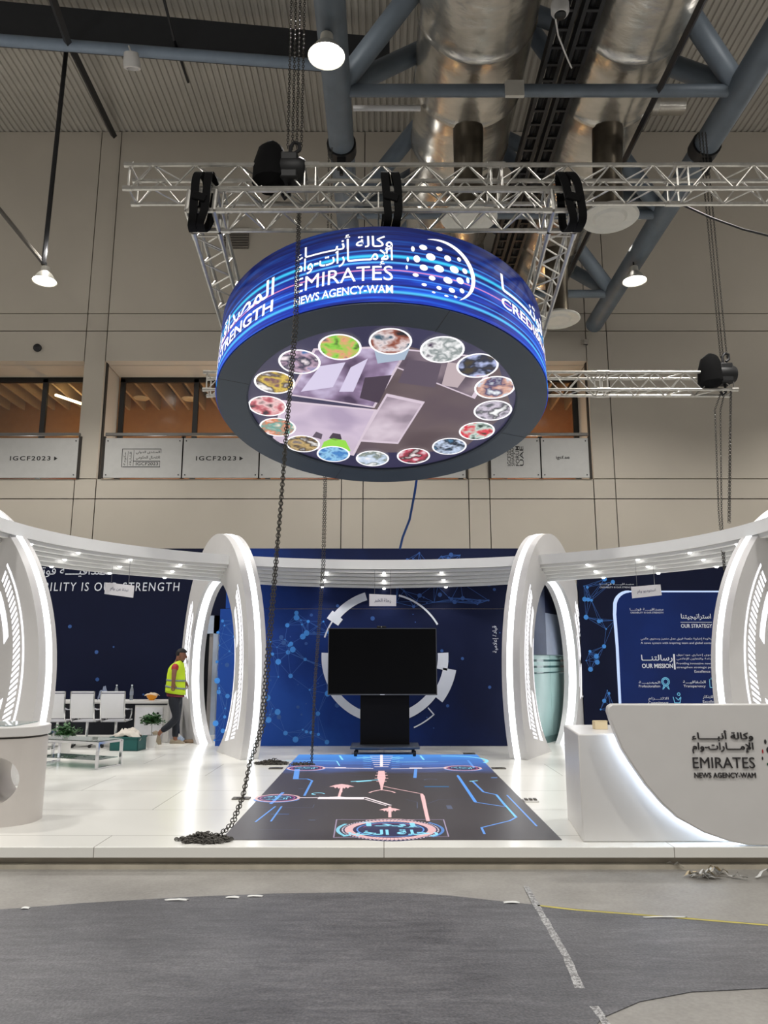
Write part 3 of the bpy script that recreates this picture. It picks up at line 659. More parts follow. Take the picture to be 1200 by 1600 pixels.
for k, (px, py, rp) in enumerate(PIX):
    x, y = under(px, py); x2, _ = under(px + rp, py); r = x2 - x
    b = MB(); b.lathe([(r, -.004), (r * .9, -.004)], (x, y, .018), 40); b.f = b.f[:40]; b.mi = b.mi[:40]
    e = b.build('photo_ring', RIMW, drum, smooth=0)
    b = MB(); b.lathe([(r * .91, 0), (0, 0)], (0, 0, 0), 32); b.f = b.f[:32]; b.mi = b.mi[:32]
    b.build('picture', photo_mat('disc_%d' % k, PAL[k], 5.5, 40 + 3 * k), e, loc=(x, y, .015), smooth=0)
# lettering round the side; ang = 0 faces the viewer, positive to the right, v = height
DW = emis('screen_white', (1, 1, 1), 1.25)
def rnd(a0, v0, r=DR + .006): return lambda u, v, d: V((r * sin(a0 + u / DR), -r * cos(a0 + u / DR), v0 + v))
def ring_text(s, a0, a1, v0, v1, m=DW, bold=.012, ar=False, **k):
    lettering('lettering', s, (a1 - a0) * DR, v1 - v0, rnd(a0, v0), m, drum, bold=bold, cut=.06, ar=ar, **k)
def ang(px, py):     # angle and height on the drum's side along a ray
    MI = drum.matrix_basis.inverted() if False else (Matrix.Rotation(TI, 4, 'X') @ Matrix.Translation(-DC))
    o_ = MI @ V((0, 0, EYE)); d_ = MI.to_3x3() @ ray(px, py)
    a = d_.x ** 2 + d_.y ** 2; b_ = 2 * (o_.x * d_.x + o_.y * d_.y); c_ = o_.x ** 2 + o_.y ** 2 - DR ** 2
    q = b_ * b_ - 4 * a * c_
    if q < 0: return None
    t = (-b_ - sqrt(q)) / (2 * a); p_ = o_ + d_ * t; return atan2(p_.x, -p_.y), p_.z
aL = ang(461, 450)[0]; aR = ang(614, 440)[0]
def hv(px, py): return ang(px, py)[1]
ring_text('وكالة أنبـــــاء', aL, aR, hv(612, 392), hv(612, 364), ar=True, bold=.012)
ring_text('الإمــــارات-وام', aL, aR, hv(613, 418), hv(613, 387), ar=True, bold=.012)
ring_text('EMIRATES', aL, aR, hv(614, 439), hv(614, 416), bold=.0)
ring_text('NEWS AGENCY-WAM', aL, aR, hv(615, 459), hv(615, 446), bold=.018)
# globe emblem: crescent and dots
ge = ang(690, 418); ga, gv = ge; gr = (ang(745, 440)[0] - ga) * DR * 1.0
def emblem(place, rad, mats, parent, dots=None):
    b = MB(); n = 36; o_ = []; i_ = []
    for k in range(n + 1):
        t = R(112) - R(112 + 62) * k / n; w_ = .13 * sin(pi * k / n) ** .7 + .004
        o_.append(place(rad * 1.0 * cos(t), rad * 1.0 * sin(t), 0)); i_.append(place(rad * (1 - w_) * cos(t), rad * (1 - w_) * sin(t), 0))
    for k in range(n): b.add([o_[k], o_[k + 1], i_[k + 1], i_[k]], [(0, 1, 2, 3)])
    b.build('emblem_arc', mats[0], parent, smooth=0)
    D = [(-.78, .52, .05, .09), (-.5, .62, .11, .09), (-.05, .68, .09, .07), (-.92, .15, .03, .08), (-.68, .2, .09, .12), (-.3, .34, .13, .12), (.18, .42, .1, .1), (.52, .5, .06, .07), (-.95, -.12, .03, .07), (-.5, -.06, .11, .1), (-.08, .0, .14, .12),
         (.36, .1, .13, .12), (.68, .16, .08, .09), (-.72, -.34, .08, .06), (-.28, -.36, .09, .08), (.16, -.32, .13, .11), (.52, -.22, .11, .11), (.76, -.12, .05, .1), (-.5, -.62, .07, .05), (-.1, -.64, .07, .06), (.26, -.62, .09, .08), (.56, -.54, .07, .08), (.1, -.85, .06, .03), (.36, -.8, .05, .04), (-.25, -.82, .05, .03)]
    for q, (x, y, a, c) in enumerate(D):
        b = MB(); b.poly([place(rad * (x + a * cos(2 * pi * k / 14)), rad * (y + c * sin(2 * pi * k / 14)), 0) for k in range(14)])
        b.build('emblem_dot', mats[1 + (q % (len(mats) - 1))] if len(mats) > 1 else mats[0], parent, smooth=0)
gv = DH * .5
emblem(lambda x, y, d: V(((DR + .006) * sin(ga + x / DR), -(DR + .006) * cos(ga + x / DR), gv + y * 1.0)), .40, [DW, DW], drum)
a1 = ang(427, 478)[0]; ring_text('المصداقية قوتنـــــا', a1 - 1.25, a1, hv(426, 470), hv(426, 434), ar=True, bold=.012)
ring_text('CREDIBILITY IS OUR STRENGTH', a1 - 1.75, a1, hv(427, 486), hv(427, 468), bold=.02)
a2 = ang(783, 470)[0]; ring_text('CREDIBILITY IS OUR STRENGTH', a2, a2 + 1.75, hv(783, 478), hv(783, 463), bold=.02)
a3 = ang(782, 440)[0]; ring_text('المصداقية قوتنـــــا', a3, a3 + 1.25, hv(783, 462), hv(783, 428), ar=True, bold=.012)

# ================================================================== STAND: BACKDROPS
BY = 14.73
g = G('network_print'); tc = g.n('TexCoord').outputs['Object']; sp = g.n('SeparateXYZ', {0: tc})
big = g.n('TexNoise', {'Vector': tc, 'Scale': .9, 'Detail': 4, 'Roughness': .55}).outputs['Fac']
xx = g.math('MULTIPLY', g.math('SUBTRACT', .35, sp.outputs[0]), .22); zz = g.math('MULTIPLY', g.math('SUBTRACT', 2.4, sp.outputs[2]), .16)
f = g.math('ADD', g.math('ADD', g.math('MULTIPLY', big, .55), xx), zz)
g.set('Base Color', g.ramp(f, [(.25, srgb(14, 23, 56)), (.55, srgb(16, 34, 84)), (.85, srgb(22, 56, 132)), (1, srgb(30, 72, 154))])); g.set('Roughness', .55); g.set('Specular IOR Level', .2)
bd = thing('backdrop_wall', 'blue network-print backdrop wall with white ring graphic behind the black screen', 'backdrop', (0, BY, 0)); o = loc0(bd)
for x0, x1 in ((-3.12, 2.72),):
    MB().bb((x0, BY, 0), (x1, BY + .12, 2.515)).build('panel', MATS['network_print'], bd, loc=o)
    MB().bb((x0 + .1, BY, 2.525), (x1, BY + .12, 3.68)).build('upper_panel', MATS['network_print'], bd, loc=o)
rc = atY(600, 1025, BY); rr = 98 * (BY * .98) / 1200
def arc(mb, a0, a1, r0, r1, y, c, n=24):
    P = lambda a, r: (c.x + r * cos(R(a)), y, c.z + r * sin(R(a)))
    for k in range(n):
        p, q = a0 + (a1 - a0) * k / n, a0 + (a1 - a0) * (k + 1) / n
        mb.add([P(p, r0 * rr), P(p, r1 * rr), P(q, r1 * rr), P(q, r0 * rr)], [(0, 1, 2, 3)])
b = MB(); yy = BY - .004; yr = BY - .009
for a in ((107, 139, .93, 1.06), (139, 147, .88, 1.1), (147, 163, .985, 1.01), (30, 76, .98, 1.01), (177, 196, .86, 1.0), (196, 214, .93, 1.0), (214, 252, .91, 1.04), (286, 322, .9, 1.04), (322, 349, .96, 1.17), (347, 363, .86, 1.03)): arc(b, *a, yr, rc)
b.build('ring_graphic', PRINTW, bd, loc=o, smooth=0)
b = MB(); arc(b, 293, 311, 1.19, 1.21, yr, rc); arc(b, 310.4, 311.4, 1.06, 1.21, yr, rc, 2); b.build('ring_outline', PRINTW, bd, loc=o, smooth=0)
def network(name, x0, x1, z0, z1, y, n, parent, off, seed, m1, m2, bias=1.0, big=.05, lines=1.0):
    rn = random.Random(seed); P = []
    for k in range(n): P.append((x0 + (x1 - x0) * rn.random(), z0 + (z1 - z0) * rn.random() ** bias))
    a = MB(); yd = y
    for x, z in P:
        r = rn.choice((.012, .018, .03, .042, big)); yd -= 1e-5; a.poly([(x + r * cos(2 * pi * k / 12), yd, z + r * sin(2 * pi * k / 12)) for k in range(12)])
    a.build(name + '_dots', m1, parent, loc=off, smooth=0)
    a = MB(); yl = y + .003
    for i, p in enumerate(P):
        for q in sorted(P, key=lambda t: (t[0] - p[0]) ** 2 + (t[1] - p[1]) ** 2)[2:6]:
            d = V((q[0] - p[0], q[1] - p[1])); l = d.length
            if l > 1.3 * lines or l < .05: continue
            w = V((-d.y, d.x)) / l * .0032; yl -= 1e-5
            a.add([(p[0] + w.x, yl, p[1] + w.y), (q[0] + w.x, yl, q[1] + w.y), (q[0] - w.x, yl, q[1] - w.y), (p[0] - w.x, yl, p[1] - w.y)], [(0, 1, 2, 3)])
    a.build(name + '_lines', m2, parent, loc=off, smooth=0)
DOT = mat('network_dot_print', srgb(62, 140, 222), .5, var=.25, scale=1.5); LIN = mat('network_line_print', srgb(50, 96, 170), .5)
DOT2 = mat('network_dim_print', srgb(44, 84, 150), .5)
network('network', -3.15, -1.0, .05, 2.45, yy, 85, bd, o, 5, DOT, LIN, 1.25, .055)
network('fine_network', .2, 2.0, 2.55, 3.6, yy, 40, bd, o, 9, DOT2, LIN, 1, .02, .5)
network('spark', -3.1, 2.6, .3, 3.4, yy, 60, bd, o, 19, DOT2, LIN, 1, .012, .12)
X, Z, w, h = px_box(770, 978, 778, 1020, BY)
lettering('lettering', 'قيادة إعلامية', h, w, lambda u, v, d: V((X + w - v, BY - .006, Z + u)), PRINTW, bd, ar=True).location = o
# left wall
LY = 17.2
lw = thing('backdrop_wall', 'plain dark navy wall with white slogan behind desk, left', 'backdrop', (-6.5, LY, 0)); o = loc0(lw)
MB().bb((-10.5, LY, 0), (-2.6, LY + .12, atY(290, 857, 17.2).z)).build('panel', NAVYW, lw, loc=o)
X, Z, w, h = px_box(72, 910, 281, 923.5, LY)
fullw = w * 1.27
lettering('lettering', 'CREDIBILITY IS OUR STRENGTH', fullw, h, facing(X + w - fullw, LY - .006, Z), PRINTW, lw, spacing=1.2, shear=.06).location = o
X, Z, w, h = px_box(20, 884, 178, 902, LY)
lettering('lettering', 'مصداقيــــة قوتنـــــــا', w, h, facing(X, LY - .006, Z), PRINTW, lw, ar=True).location = o
network('network', -7, -4.2, .7, 2.6, LY - .004, 5, lw, o, 3, DOT2, DOT2, 1, .02, .05)
# left doorway with pale frame between the walls
QY = 16.95
dw = thing('pale_door_frame', 'pale blue-white door frame with black opening seen through the left inner arch', 'door frame', (-3.9, QY, 0)); o = loc0(dw)
PB = mat('pale_blue_panel', srgb(176, 188, 206), .4)
xq = lambda px: atY(px, 1000, QY).x
zt_ = atY(330, 962, QY).z; zo_ = atY(330, 990, QY).z
b = MB(); b.bb((xq(303), QY - .05, 0), (xq(317), QY + .1, zt_)); b.bb((xq(334), QY - .05, 0), (xq(341), QY + .1, zt_)); b.bb((xq(303), QY - .05, zo_), (xq(341), QY + .1, zt_)); b.build('frame', PB, dw, loc=o)
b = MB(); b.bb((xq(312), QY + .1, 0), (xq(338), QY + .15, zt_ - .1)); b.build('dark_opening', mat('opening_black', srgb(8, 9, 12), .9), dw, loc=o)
b = MB(); b.bb((xq(327), QY + .02, .02), (xq(334), QY + .07, zo_)); b.build('door_leaf', mat('leaf_beige', srgb(160, 152, 146), .5), dw, loc=o)
tag(MB().tube([atY(305, 1060, 16.85), atY(311, 1075, 16.8), atY(319, 1083, 16.85)], .015, 6).build('dark_cable', BLKPL), 'dark cable looping beside the pale door frame', 'cable')
# right: return wall, frosted glass office front
gl = thing('glass_partition', 'frosted teal glass partition with clear stripes behind the right inner arch', 'partition', (3.4, 15.7, 0)); o = loc0(gl)
a, c_ = V((2.76, 14.72, 0)), V((3.86, 16.6, 0)); d = c_ - a; d.normalize(); L_ = (c_ - a).length; nn = V((d.y, -d.x, 0))
FROST = glass('frosted_glass', srgb(186, 222, 222), .8, .25); CLEAR = glass('clear_teal_glass', srgb(110, 170, 176), .35)
def pan(name, u0, u1, z0, z1, m, th=.02):
    b = MB(); p, q = a + d * u0, a + d * u1; b.prism([p + V((0, 0, z0)), q + V((0, 0, z0)), q + V((0, 0, z1)), p + V((0, 0, z1))], nn * th); return b.build(name, m, gl, loc=o, smooth=0)
for u0, u1 in ((.02, 1.05), (1.07, L_)):
    pan('frosted_pane', u0, u1, .12, 1.30, FROST)
    for z in (1.33, 1.45, 1.57): pan('frosted_stripe', u0, u1, z, z + .08, FROST)
    pan('clear_pane', u0, u1, 1.31, 1.64, CLEAR, .01)
pan('bottom_rail', 0, L_, 0, .12, mat('teal_rail', srgb(90, 120, 120), .4), .05); pan('top_panel', 0, .8, 1.66, 3.4, mat('navy_return', srgb(58, 68, 96), .5), .05)
pan('pale_panel', .8, L_, 1.66, 2.48, mat('pale_return', srgb(136, 146, 168), .5), .05); pan('upper_panel', .8, L_, 2.48, 3.4, NAVYW, .05)
tag(MB().bb((2.75, 16.9, 0), (4.3, 17, 3.2)).build('office_back_panel', mat('office_wall', srgb(150, 176, 180), .7)), 'pale wall of the office seen through the frosted glass', 'wall panel')
# right wall with strategy print
RY = 15.9
g = G('strategy_print'); tc = g.n('TexCoord').outputs['Object']; sp = g.n('SeparateXYZ', {0: tc})
big = g.n('TexNoise', {'Vector': tc, 'Scale': .8, 'Detail': 3}).outputs['Fac']
f = g.math('ADD', g.math('MULTIPLY', big, .5), g.math('MULTIPLY', g.math('SUBTRACT', 7.0, sp.outputs[0]), .1))
g.set('Base Color', g.ramp(f, [(.2, srgb(13, 28, 76)), (.55, srgb(15, 42, 108)), (.9, srgb(26, 64, 150))])); g.set('Roughness', .55); g.set('Specular IOR Level', .2)
rw = thing('backdrop_wall', 'navy strategy wall with bright rounded frame and white text, right', 'backdrop', (6.5, RY, 0)); o = loc0(rw)
MB().bb((4.02, RY, 0), (10.8, RY + .12, 3.66)).build('panel', NAVYW, rw, loc=o)
p0 = atY(964, 1180, RY); p1 = atY(966, 924, RY); y = RY - .012
path = [(atY(972, 1160, RY).x, 0.0), (atY(969, 1110, RY).x, p0.z + .9), (atY(964, 1010, RY).x, atY(964, 1010, RY).z), (atY(960, 960, RY).x, atY(960, 960, RY).z)]
for k in range(1, 8):
    t = pi - pi / 2 * k / 7; cxx = atY(984, 948, RY); rd = 24 * 15.6 / 1200; path.append((cxx.x + rd * cos(t), cxx.z + rd * sin(t)))
path.append((9.8, path[-1][1])); path.append((9.8, 0))
b = MB(); b.add([(x, y + .006, z) for x, z in path], [tuple(range(len(path)))]); b.build('inner_print', MATS['strategy_print'], rw, loc=o, smooth=0)
b = MB()
b.tube([(x, y, z) for x, z in path[:3]], [.022, .026, .03], 6); b.tube([(x, y, z) for x, z in path[2:-2]], [.03, .034, .038, .038, .036, .033, .03, .026, .022], 6); b.tube([(x, y, z) for x, z in path[-3:-1]], .016, 6)
b.build('frame_line', emis('frame_glow', (.56, .70, 1), 1.0), rw, loc=o)
LT = mat('light_blue_print', srgb(120, 200, 240), .5)
def rtext(s, x0, y0, x1, y1, m=PRINTW, ar=False, bold=.0, **k):
    X, Z, w, h = px_box(x0, y0, x1, y1, RY); lettering('lettering', s, w, h, facing(X, RY - .012, Z), m, rw, ar=ar, bold=bold, **k).location = o
rtext('استراتيجيتنا', 1064, 959, 1110, 969, ar=True, bold=.01); rtext('OUR STRATEGY', 1064, 975, 1112, 981, bold=.01)
rtext('مصداقيــــة قوتنـــا', 984, 950, 1036, 955, ar=True); rtext('CREDIBILITY IS OUR STRENGTH', 985, 956, 1036, 958.5)
rtext('مصداقيــــة قوتنـــا', 937, 911, 990, 915, ar=True); rtext('CREDIBILITY IS OUR STRENGTH', 937, 916.5, 990, 919)
rtext('منظومة إخبارية ملهمة فريق عمل متميز ومحتوى عالمي', 1001, 996, 1116, 1001, ar=True); rtext('A news system with inspiring team and global content', 1001, 1003, 1116, 1007)
rtext('رسالتنـــا', 1002, 1023, 1050, 1035, ar=True, bold=.012); rtext('OUR MISSION', 1003, 1037, 1051, 1044, bold=.02)
for k, s in enumerate(('تقديم محتوى إخباري موثوق', 'يعزز الاستدامة والتعاون الإعلامي')): rtext(s, 1057, 1021.5 + 6 * k, 1135, 1026 + 6 * k, ar=True)
for k, s in enumerate(('Providing innovative news content to', 'strengthen strategic partnerships', 'Excellence and values')): rtext(s, 1057 + 28 * (k == 2), 1035 + 6 * k, 1135, 1039 + 6 * k)
rtext('المهنيـــة', 998, 1064, 1031, 1069, ar=True); rtext('Professionalism', 998, 1070, 1031, 1074)
rtext('الشفافيـــة', 1067, 1063, 1102, 1068.5, ar=True); rtext('Transparency', 1068, 1070, 1102, 1075)
rtext('الالتـــزام', 1013, 1089, 1044, 1095, ar=True); rtext('Commitment', 1013, 1096, 1044, 1100)
rtext('التميز والابتكار', 1098, 1086, 1134, 1092, ar=True); rtext('Excellence and', 1098, 1094, 1134, 1098)
b = MB()
for x0, y0, x1, y1 in ((1063, 972, 1112, 972.7), (1053, 1022, 1053.7, 1046), (1118, 990, 1118.6, 1012)):
    X, Z, w, h = px_box(x0, y0, x1, y1, RY); b.bb((X, RY - .014, Z), (X + w, RY - .01, Z + h))
b.build('rule', PRINTW, rw, loc=o)
def icon(px, py, parts):
    c = atY(px, py, RY - .015); k = 15.6 / 1200
    for kind, x, y_, s in parts:
        b = MB(); q = V((c.x + x * k, c.y, c.z - y_ * k))
        if kind == 'o': b.tube([q + V((s * k * cos(2 * pi * t / 16), 0, s * k * sin(2 * pi * t / 16))) for t in range(17)], .009, 5)
        elif kind == 's': b.tube([q + V((a_ * s * k, 0, c2_ * s * k)) for a_, c2_ in ((-1, -1), (1, -1), (1, 1), (-1, 1), (-1, -1))], .009, 5)
        else: b.tube([q, q + V((s[0] * k, 0, -s[1] * k))], .009, 5)
        b.build('icon_line', LT, rw, loc=o)
icon(1040, 1066, [('o', 0, -1, 4), ('o', 0, -1, 6), ('l', -3, 4, (-2, 7)), ('l', 3, 4, (2, 7)), ('l', 0, 5, (-4, 5)), ('l', 0, 5, (4, 5))])
icon(1115, 1068, [('s', 0, 0, 6), ('s', 1, 1, 3), ('l', -4, -8, (8, 0)), ('o', 4, 4, 3)])
icon(1058, 1093, [('o', 3, -8, 2), ('l', -6, -4, (2, 9)), ('l', -4, 5, (8, 0)), ('l', 4, 5, (2, -8)), ('l', -2, -3, (4, 4)), ('l', 2, 1, (4, -5))])
network('network', 4.1, 4.75, .5, 3.3, RY - .006, 26, rw, o, 12, DOT, LIN, 1, .05, .6)

# ================================================================== CANOPY
CYC = 9.9; CA, CB_ = 5.05, 4.4
st_ = []
for k in range(-12, 0): st_.append((-1, CYC - 3.4 + 3.4 * (k + 12) / 12.0))
def canopy_pt(t, s):
    """t: -90..90 along the ellipse, beyond that straight towards the viewer; s: 1 inner edge, >1 outward"""
    if abs(t) <= 90: return CA * s * sin(R(t)), min(CYC + CB_ * s * cos(R(t)), BY - .03)
    return (CA + .02 * (abs(t) - 90)) * s * (1 if t > 0 else -1), CYC - (abs(t) - 90) * .06
TS = [-150 + 6 * k for k in range(10)] + [-90 + 3 * k for k in range(61)] + [96 + 6 * k for k in range(10)]
def zout(t): return 2.90 + .085 * min(1, abs(t) / 38)
NSTEP = 5
CANW = mat('canopy_white', srgb(236, 236, 235), .45, var=.01)
def zs(t, i): return 3.225 - (3.225 - zout(t)) * (i + 1) / NSTEP
def ring_loft(secf, name, parent, off, m):
    vs = []; fs = []; m_ = len(secf(0))
    for t in TS:
        sc = secf(t)
        for f, z in sc:
            x, y = canopy_pt(t, 1 + .14 * f); lim = BY - .03
            r0 = canopy_pt(t, 1)[1]
            x1, y1 = canopy_pt_free(t, 1.14)
            if y1 > lim: y = r0 + (lim - r0) * f
            vs.append((x, y, z))
    for i in range(len(TS) - 1):
        for k in range(m_): fs.append((i * m_ + k, i * m_ + (k + 1) % m_, (i + 1) * m_ + (k + 1) % m_, (i + 1) * m_ + k))
    return MB().add(vs, fs).build(name, m, parent, loc=off, smooth=.4)
def canopy_pt_free(t, s): return (CA * s * sin(R(t)), CYC + CB_ * s * cos(R(t))) if abs(t) <= 90 else canopy_pt(t, s)
cn = thing('canopy', 'curved white slatted canopy running along the whole stand', 'canopy', (0, CYC, 3.2)); o = loc0(cn)
ring_loft(lambda t: [(0, 3.40), (0, 3.225), (.05, 3.225), (.05, 3.37), (.975, 3.37), (.975, zout(t) + .03), (1, zout(t) + .03), (1, 3.40)], 'canopy_shell', cn, o, CANW)
for i in range(NSTEP):
    f0 = .08 + .185 * i
    ring_loft(lambda t: [(f0, zs(t, i) + .052), (f0, zs(t, i)), (f0 + .15, zs(t, i)), (f0 + .15, zs(t, i) + .052)], 'slat', cn, o, CANW)
SPM = emis('downlight_glow', (1, .98, .94), 12)
for t in (-78, -66, -54, -43, -28, -12, 0, 12, 28, 43, 54, 66, 78):
    for i in (0, 2, 4):
        f = .08 + .185 * i + .06; z = zs(t, i); x, y = canopy_pt(t, 1 + .14 * f); y1 = canopy_pt_free(t, 1.14)[1]
        if y1 > BY - .03: r0 = canopy_pt(t, 1)[1]; y = r0 + (BY - .03 - r0) * f
        b = MB(); b.lathe([(.028, .01), (.028, -.008), (.02, -.02), (.0, -.022)], (x, y, z), 12); b.build('downlight', SPM, cn, loc=o)
    x, y = canopy_pt(t, 1.05)
    if abs(t) in (0, 12, 28, 43, 54, 66, 78): light('downlight_beam', 'SPOT', (x, min(y, BY - .4), 2.92), SPOT, (1, .98, .95), spot_size=R(120), spot_blend=.6, shadow_soft_size=.04)

# ================================================================== ARCHES
ARCHW = mat('arch_white', srgb(206, 204, 204), .42, var=.012)
def portal(label, P0, u, mir=1, first=1.0):
    u = V((u[0], u[1], 0)).normalized(); m = V((-u.y, u.x, 0)) * mir; T = .30; P0 = V((P0[0], P0[1], 0)); Zv = V((0, 0, 1))
    t = thing('light_arch', label, 'arch', P0 + u * 2.1); o = loc0(t)
    oc, oa, oz, ob = 2.1, 2.24, 1.25, 2.65; ic, ia, iz, ib = 2.11, 1.50, 1.45, 1.6
    a0 = math.asin(oz / ob); b0 = math.asin(iz / ib); n = 64
    OUT = [(oc - oa * cos(-a0 + (pi + 2 * a0) * k / n), oz + ob * sin(-a0 + (pi + 2 * a0) * k / n)) for k in range(n + 1)]
    INN = [(ic - ia * cos(-b0 + (pi + 2 * b0) * k / n), iz + ib * sin(-b0 + (pi + 2 * b0) * k / n)) for k in range(n + 1)]
    W3 = lambda s, z, d=0: P0 + u * s + Zv * z + m * d
    b = MB(); vs = []; fs = []
    for k in range(n + 1): vs += [W3(*OUT[k]), W3(*INN[k]), W3(*INN[k], -T), W3(*OUT[k], -T)]
    for k in range(n):
        for j in range(4): fs.append((4 * k + j, 4 * k + (j + 1) % 4, 4 * k + 4 + (j + 1) % 4, 4 * k + 4 + j))
    fs += [(3, 2, 1, 0), (4 * n, 4 * n + 1, 4 * n + 2, 4 * n + 3)]
    b.add(vs, fs); b.build('arch_panel', ARCHW, t, loc=o, smooth=.5)
    def strip(name, L, sgn, d0, d1, mt):
        b = MB(); vs = []; fs = []
        for k in range(n + 1):
            p, q = L[max(k - 1, 0)], L[min(k + 1, n)]; ds, dz = q[0] - p[0], q[1] - p[1]; l = sqrt(ds * ds + dz * dz); ns, nz = -dz / l * sgn, ds / l * sgn
            s, z = L[k]; e = .006; z = max(z, .004)
            vs += [W3(s + ns * e, z + nz * e, d0), W3(s + ns * e, z + nz * e, d1), W3(s - ns * .02, z - nz * .02, d1), W3(s - ns * .02, z - nz * .02, d0)]
        for k in range(n):
            for j in range(4): fs.append((4 * k + j, 4 * k + (j + 1) % 4, 4 * k + 4 + (j + 1) % 4, 4 * k + 4 + j))
        b.add(vs, fs); b.build(name, mt, t, loc=o, smooth=.5)
    strip('rim_light', OUT, 1, -.12, -.215, STRIPM)
    strip('opening_light', INN, -1, -.06, -.20, STRIPM)
    # lit ornament on the face: between the opening (g=0) and the outer rim (g=1)
    def on(k, gq, d=.004):
        kk = max(0, min(n, k)); i = min(n - 1, int(kk)); f = kk - i
        a_ = [OUT[i][j] + (OUT[i + 1][j] - OUT[i][j]) * f for j in (0, 1)]; c_ = [INN[i][j] + (INN[i + 1][j] - INN[i][j]) * f for j in (0, 1)]
        return W3(c_[0] + (a_[0] - c_[0]) * gq, c_[1] + (a_[1] - c_[1]) * gq, d)
    def band(mb, k0, k1, g0, g1, q=1):
        N_ = max(1, int((k1 - k0) * q))
        for j in range(N_):
            x, y = k0 + (k1 - k0) * j / N_, k0 + (k1 - k0) * (j + 1) / N_
            mb.add([on(x, g0), on(y, g0), on(y, g1), on(x, g1)], [(0, 1, 2, 3)])
    for k0, k1, far in ((2.5, 19.5, 0), (n - 19.5, n - 7, 1)):
        b = MB(); band(b, k0 + 1, k1, .66, .70); b.build('light_line', SLIT, t, loc=o, smooth=0)
        b = MB(); k = k0
        while k < k1: band(b, k, k + .27, .44, .60); k += .52
        b.build('light_ticks', SLIT, t, loc=o, smooth=0)
        for q0, q1 in ((k0, k0 + 6.5), (k1 - 5, k1 - .5)):
            b = MB(); band(b, q0, q1, .20, .33); b.build('light_bar', SLIT, t, loc=o, smooth=0)
        b = MB(); band(b, k0 + 2, k1 - 3, .05, .075); b.build('light_line', SLIT, t, loc=o, smooth=0)
    return t
portal('white light-rimmed walk-through arch left of the black screen', (-2.22, 12.57), (-.47, .883))
portal('white light-rimmed walk-through arch right of the black screen', (2.22, 12.57), (.47, .883), -1)
portal('white light-rimmed arch cut off by the left picture edge', (-4.53, 10.05), (-.92, .39))
portal('white light-rimmed arch cut off by the right picture edge', (4.53, 10.05), (.92, .39), -1)

# ================================================================== LIT FLOOR
lf = thing('lit_floor', 'dark lit floor screen with blue and pink circuit graphics', 'floor screen', (0, 10, .004)); o = loc0(lf)
A_, B__, C_, D_ = atZ(345, 1312, .004), atZ(879, 1313, .004), atZ(741, 1179.5, .004), atZ(461, 1179, .004)
x0, x1, y0, y1 = A_.x, B__.x, A_.y, D_.y
g = G('floor_screen'); tc = g.n('TexCoord').outputs['Object']; sp = g.n('SeparateXYZ', {0: tc})
nz = g.n('TexNoise', {'Vector': tc, 'Scale': 1.6, 'Detail': 4}).outputs['Fac']
far = g.math('ADD', g.math('SUBTRACT', sp.outputs[1], 10.0), g.math('MULTIPLY', nz, .9))
side = g.math('SUBTRACT', g.math('ABSOLUTE', g.math('ADD', sp.outputs[0], .05)), g.math('MULTIPLY', nz, .4))
e1 = g.ramp(g.math('DIVIDE', far, 4.0), [(.0, (.0, .0, .0)), (.40, (.0, .0, .0)), (.62, srgb(34, 84, 165)), (.9, srgb(56, 140, 225))])
e2 = g.n('MixRGB', {0: 1.0, 1: e1, 2: (*srgb(50, 47, 50), 1)}, blend_type='ADD').outputs[0]
g.set('Base Color', (*srgb(52, 48, 48), 1)); g.set('Roughness', .38); g.set('Emission Color', e2); g.set('Emission Strength', 1.0)
b = MB(); b.bb((x0, y0, .0005), (x1, y1, .004)); b.build('screen', MATS['floor_screen'], lf, loc=o)
PNK = emis('floor_pink', (1, .60, .60), .95); CYN = emis('floor_cyan', (.30, .80, 1), 1.0); BLU = emis('floor_blue', (.14, .40, 1), .85); WHT = emis('floor_white', (1, .86, .88), 1.05); DIM = emis('floor_dim', srgb(110, 120, 150), .6); MAG = emis('floor_magenta', srgb(190, 90, 150), .9)
FZ = .0055
def fl(x, y): p = atZ(330 + x * .46667, 1160 + y * .46667, FZ); return V((p.x, p.y, FZ))
def fline(pts, w, m, z=0):
    b = MB(); P = [fl(*p) + V((0, 0, z)) for p in pts]
    for i in range(len(P) - 1):
        d = (P[i + 1] - P[i]).normalized(); w_ = w * .62; n = V((-d.y, d.x, 0)) * w_ / 2; e = d * w_ * .3
        b.add([P[i] - n - e, P[i + 1] - n + e, P[i + 1] + n + e, P[i] + n - e], [(0, 1, 2, 3)])
    b.build('circuit_line', m, lf, loc=o, smooth=0)
def fring(c, r0, r1, m, a0=0, a1=360, z=0, dash=None):
    b = MB(); n = 72; 
    for k in range(n):
        p, q = R(a0 + (a1 - a0) * k / n), R(a0 + (a1 - a0) * (k + (dash or 1)) / n)
        b.add([c + V((r * cos(t), r * sin(t), z)) for r, t in ((r0, p), (r0, q), (r1, q), (r1, p))], [(0, 1, 2, 3)])
    b.build('ring_graphic', m, lf, loc=o, smooth=0)
def disc(c, r, m, z=0):
    b = MB(); b.poly([c + V((r * cos(2 * pi * k / 40), r * sin(2 * pi * k / 40), z)) for k in range(40)]); b.build('disc_graphic', m, lf, loc=o, smooth=0)
DKB = emis('floor_navy', srgb(40, 40, 90), .8)
c = fl(600, 291); c.y -= .0; k = 1
cR = (fl(770, 291).x - fl(430, 291).x) / 2
disc(c, cR * .98, DKB, -.0005); fring(c, cR * .74, cR * .90, PNK, dash=.9); fring(c, cR * .93, cR * .96, WHT, dash=.5); fring(c, cR * .64, cR * .67, BLU); fring(c, cR * 1.0, cR * 1.06, BLU, -40, 40, dash=.7); fring(c, cR * 1.0, cR * 1.07, CYN, 150, 215, dash=.8); fring(c, cR * 1.0, cR * 1.03, PNK, 60, 120)
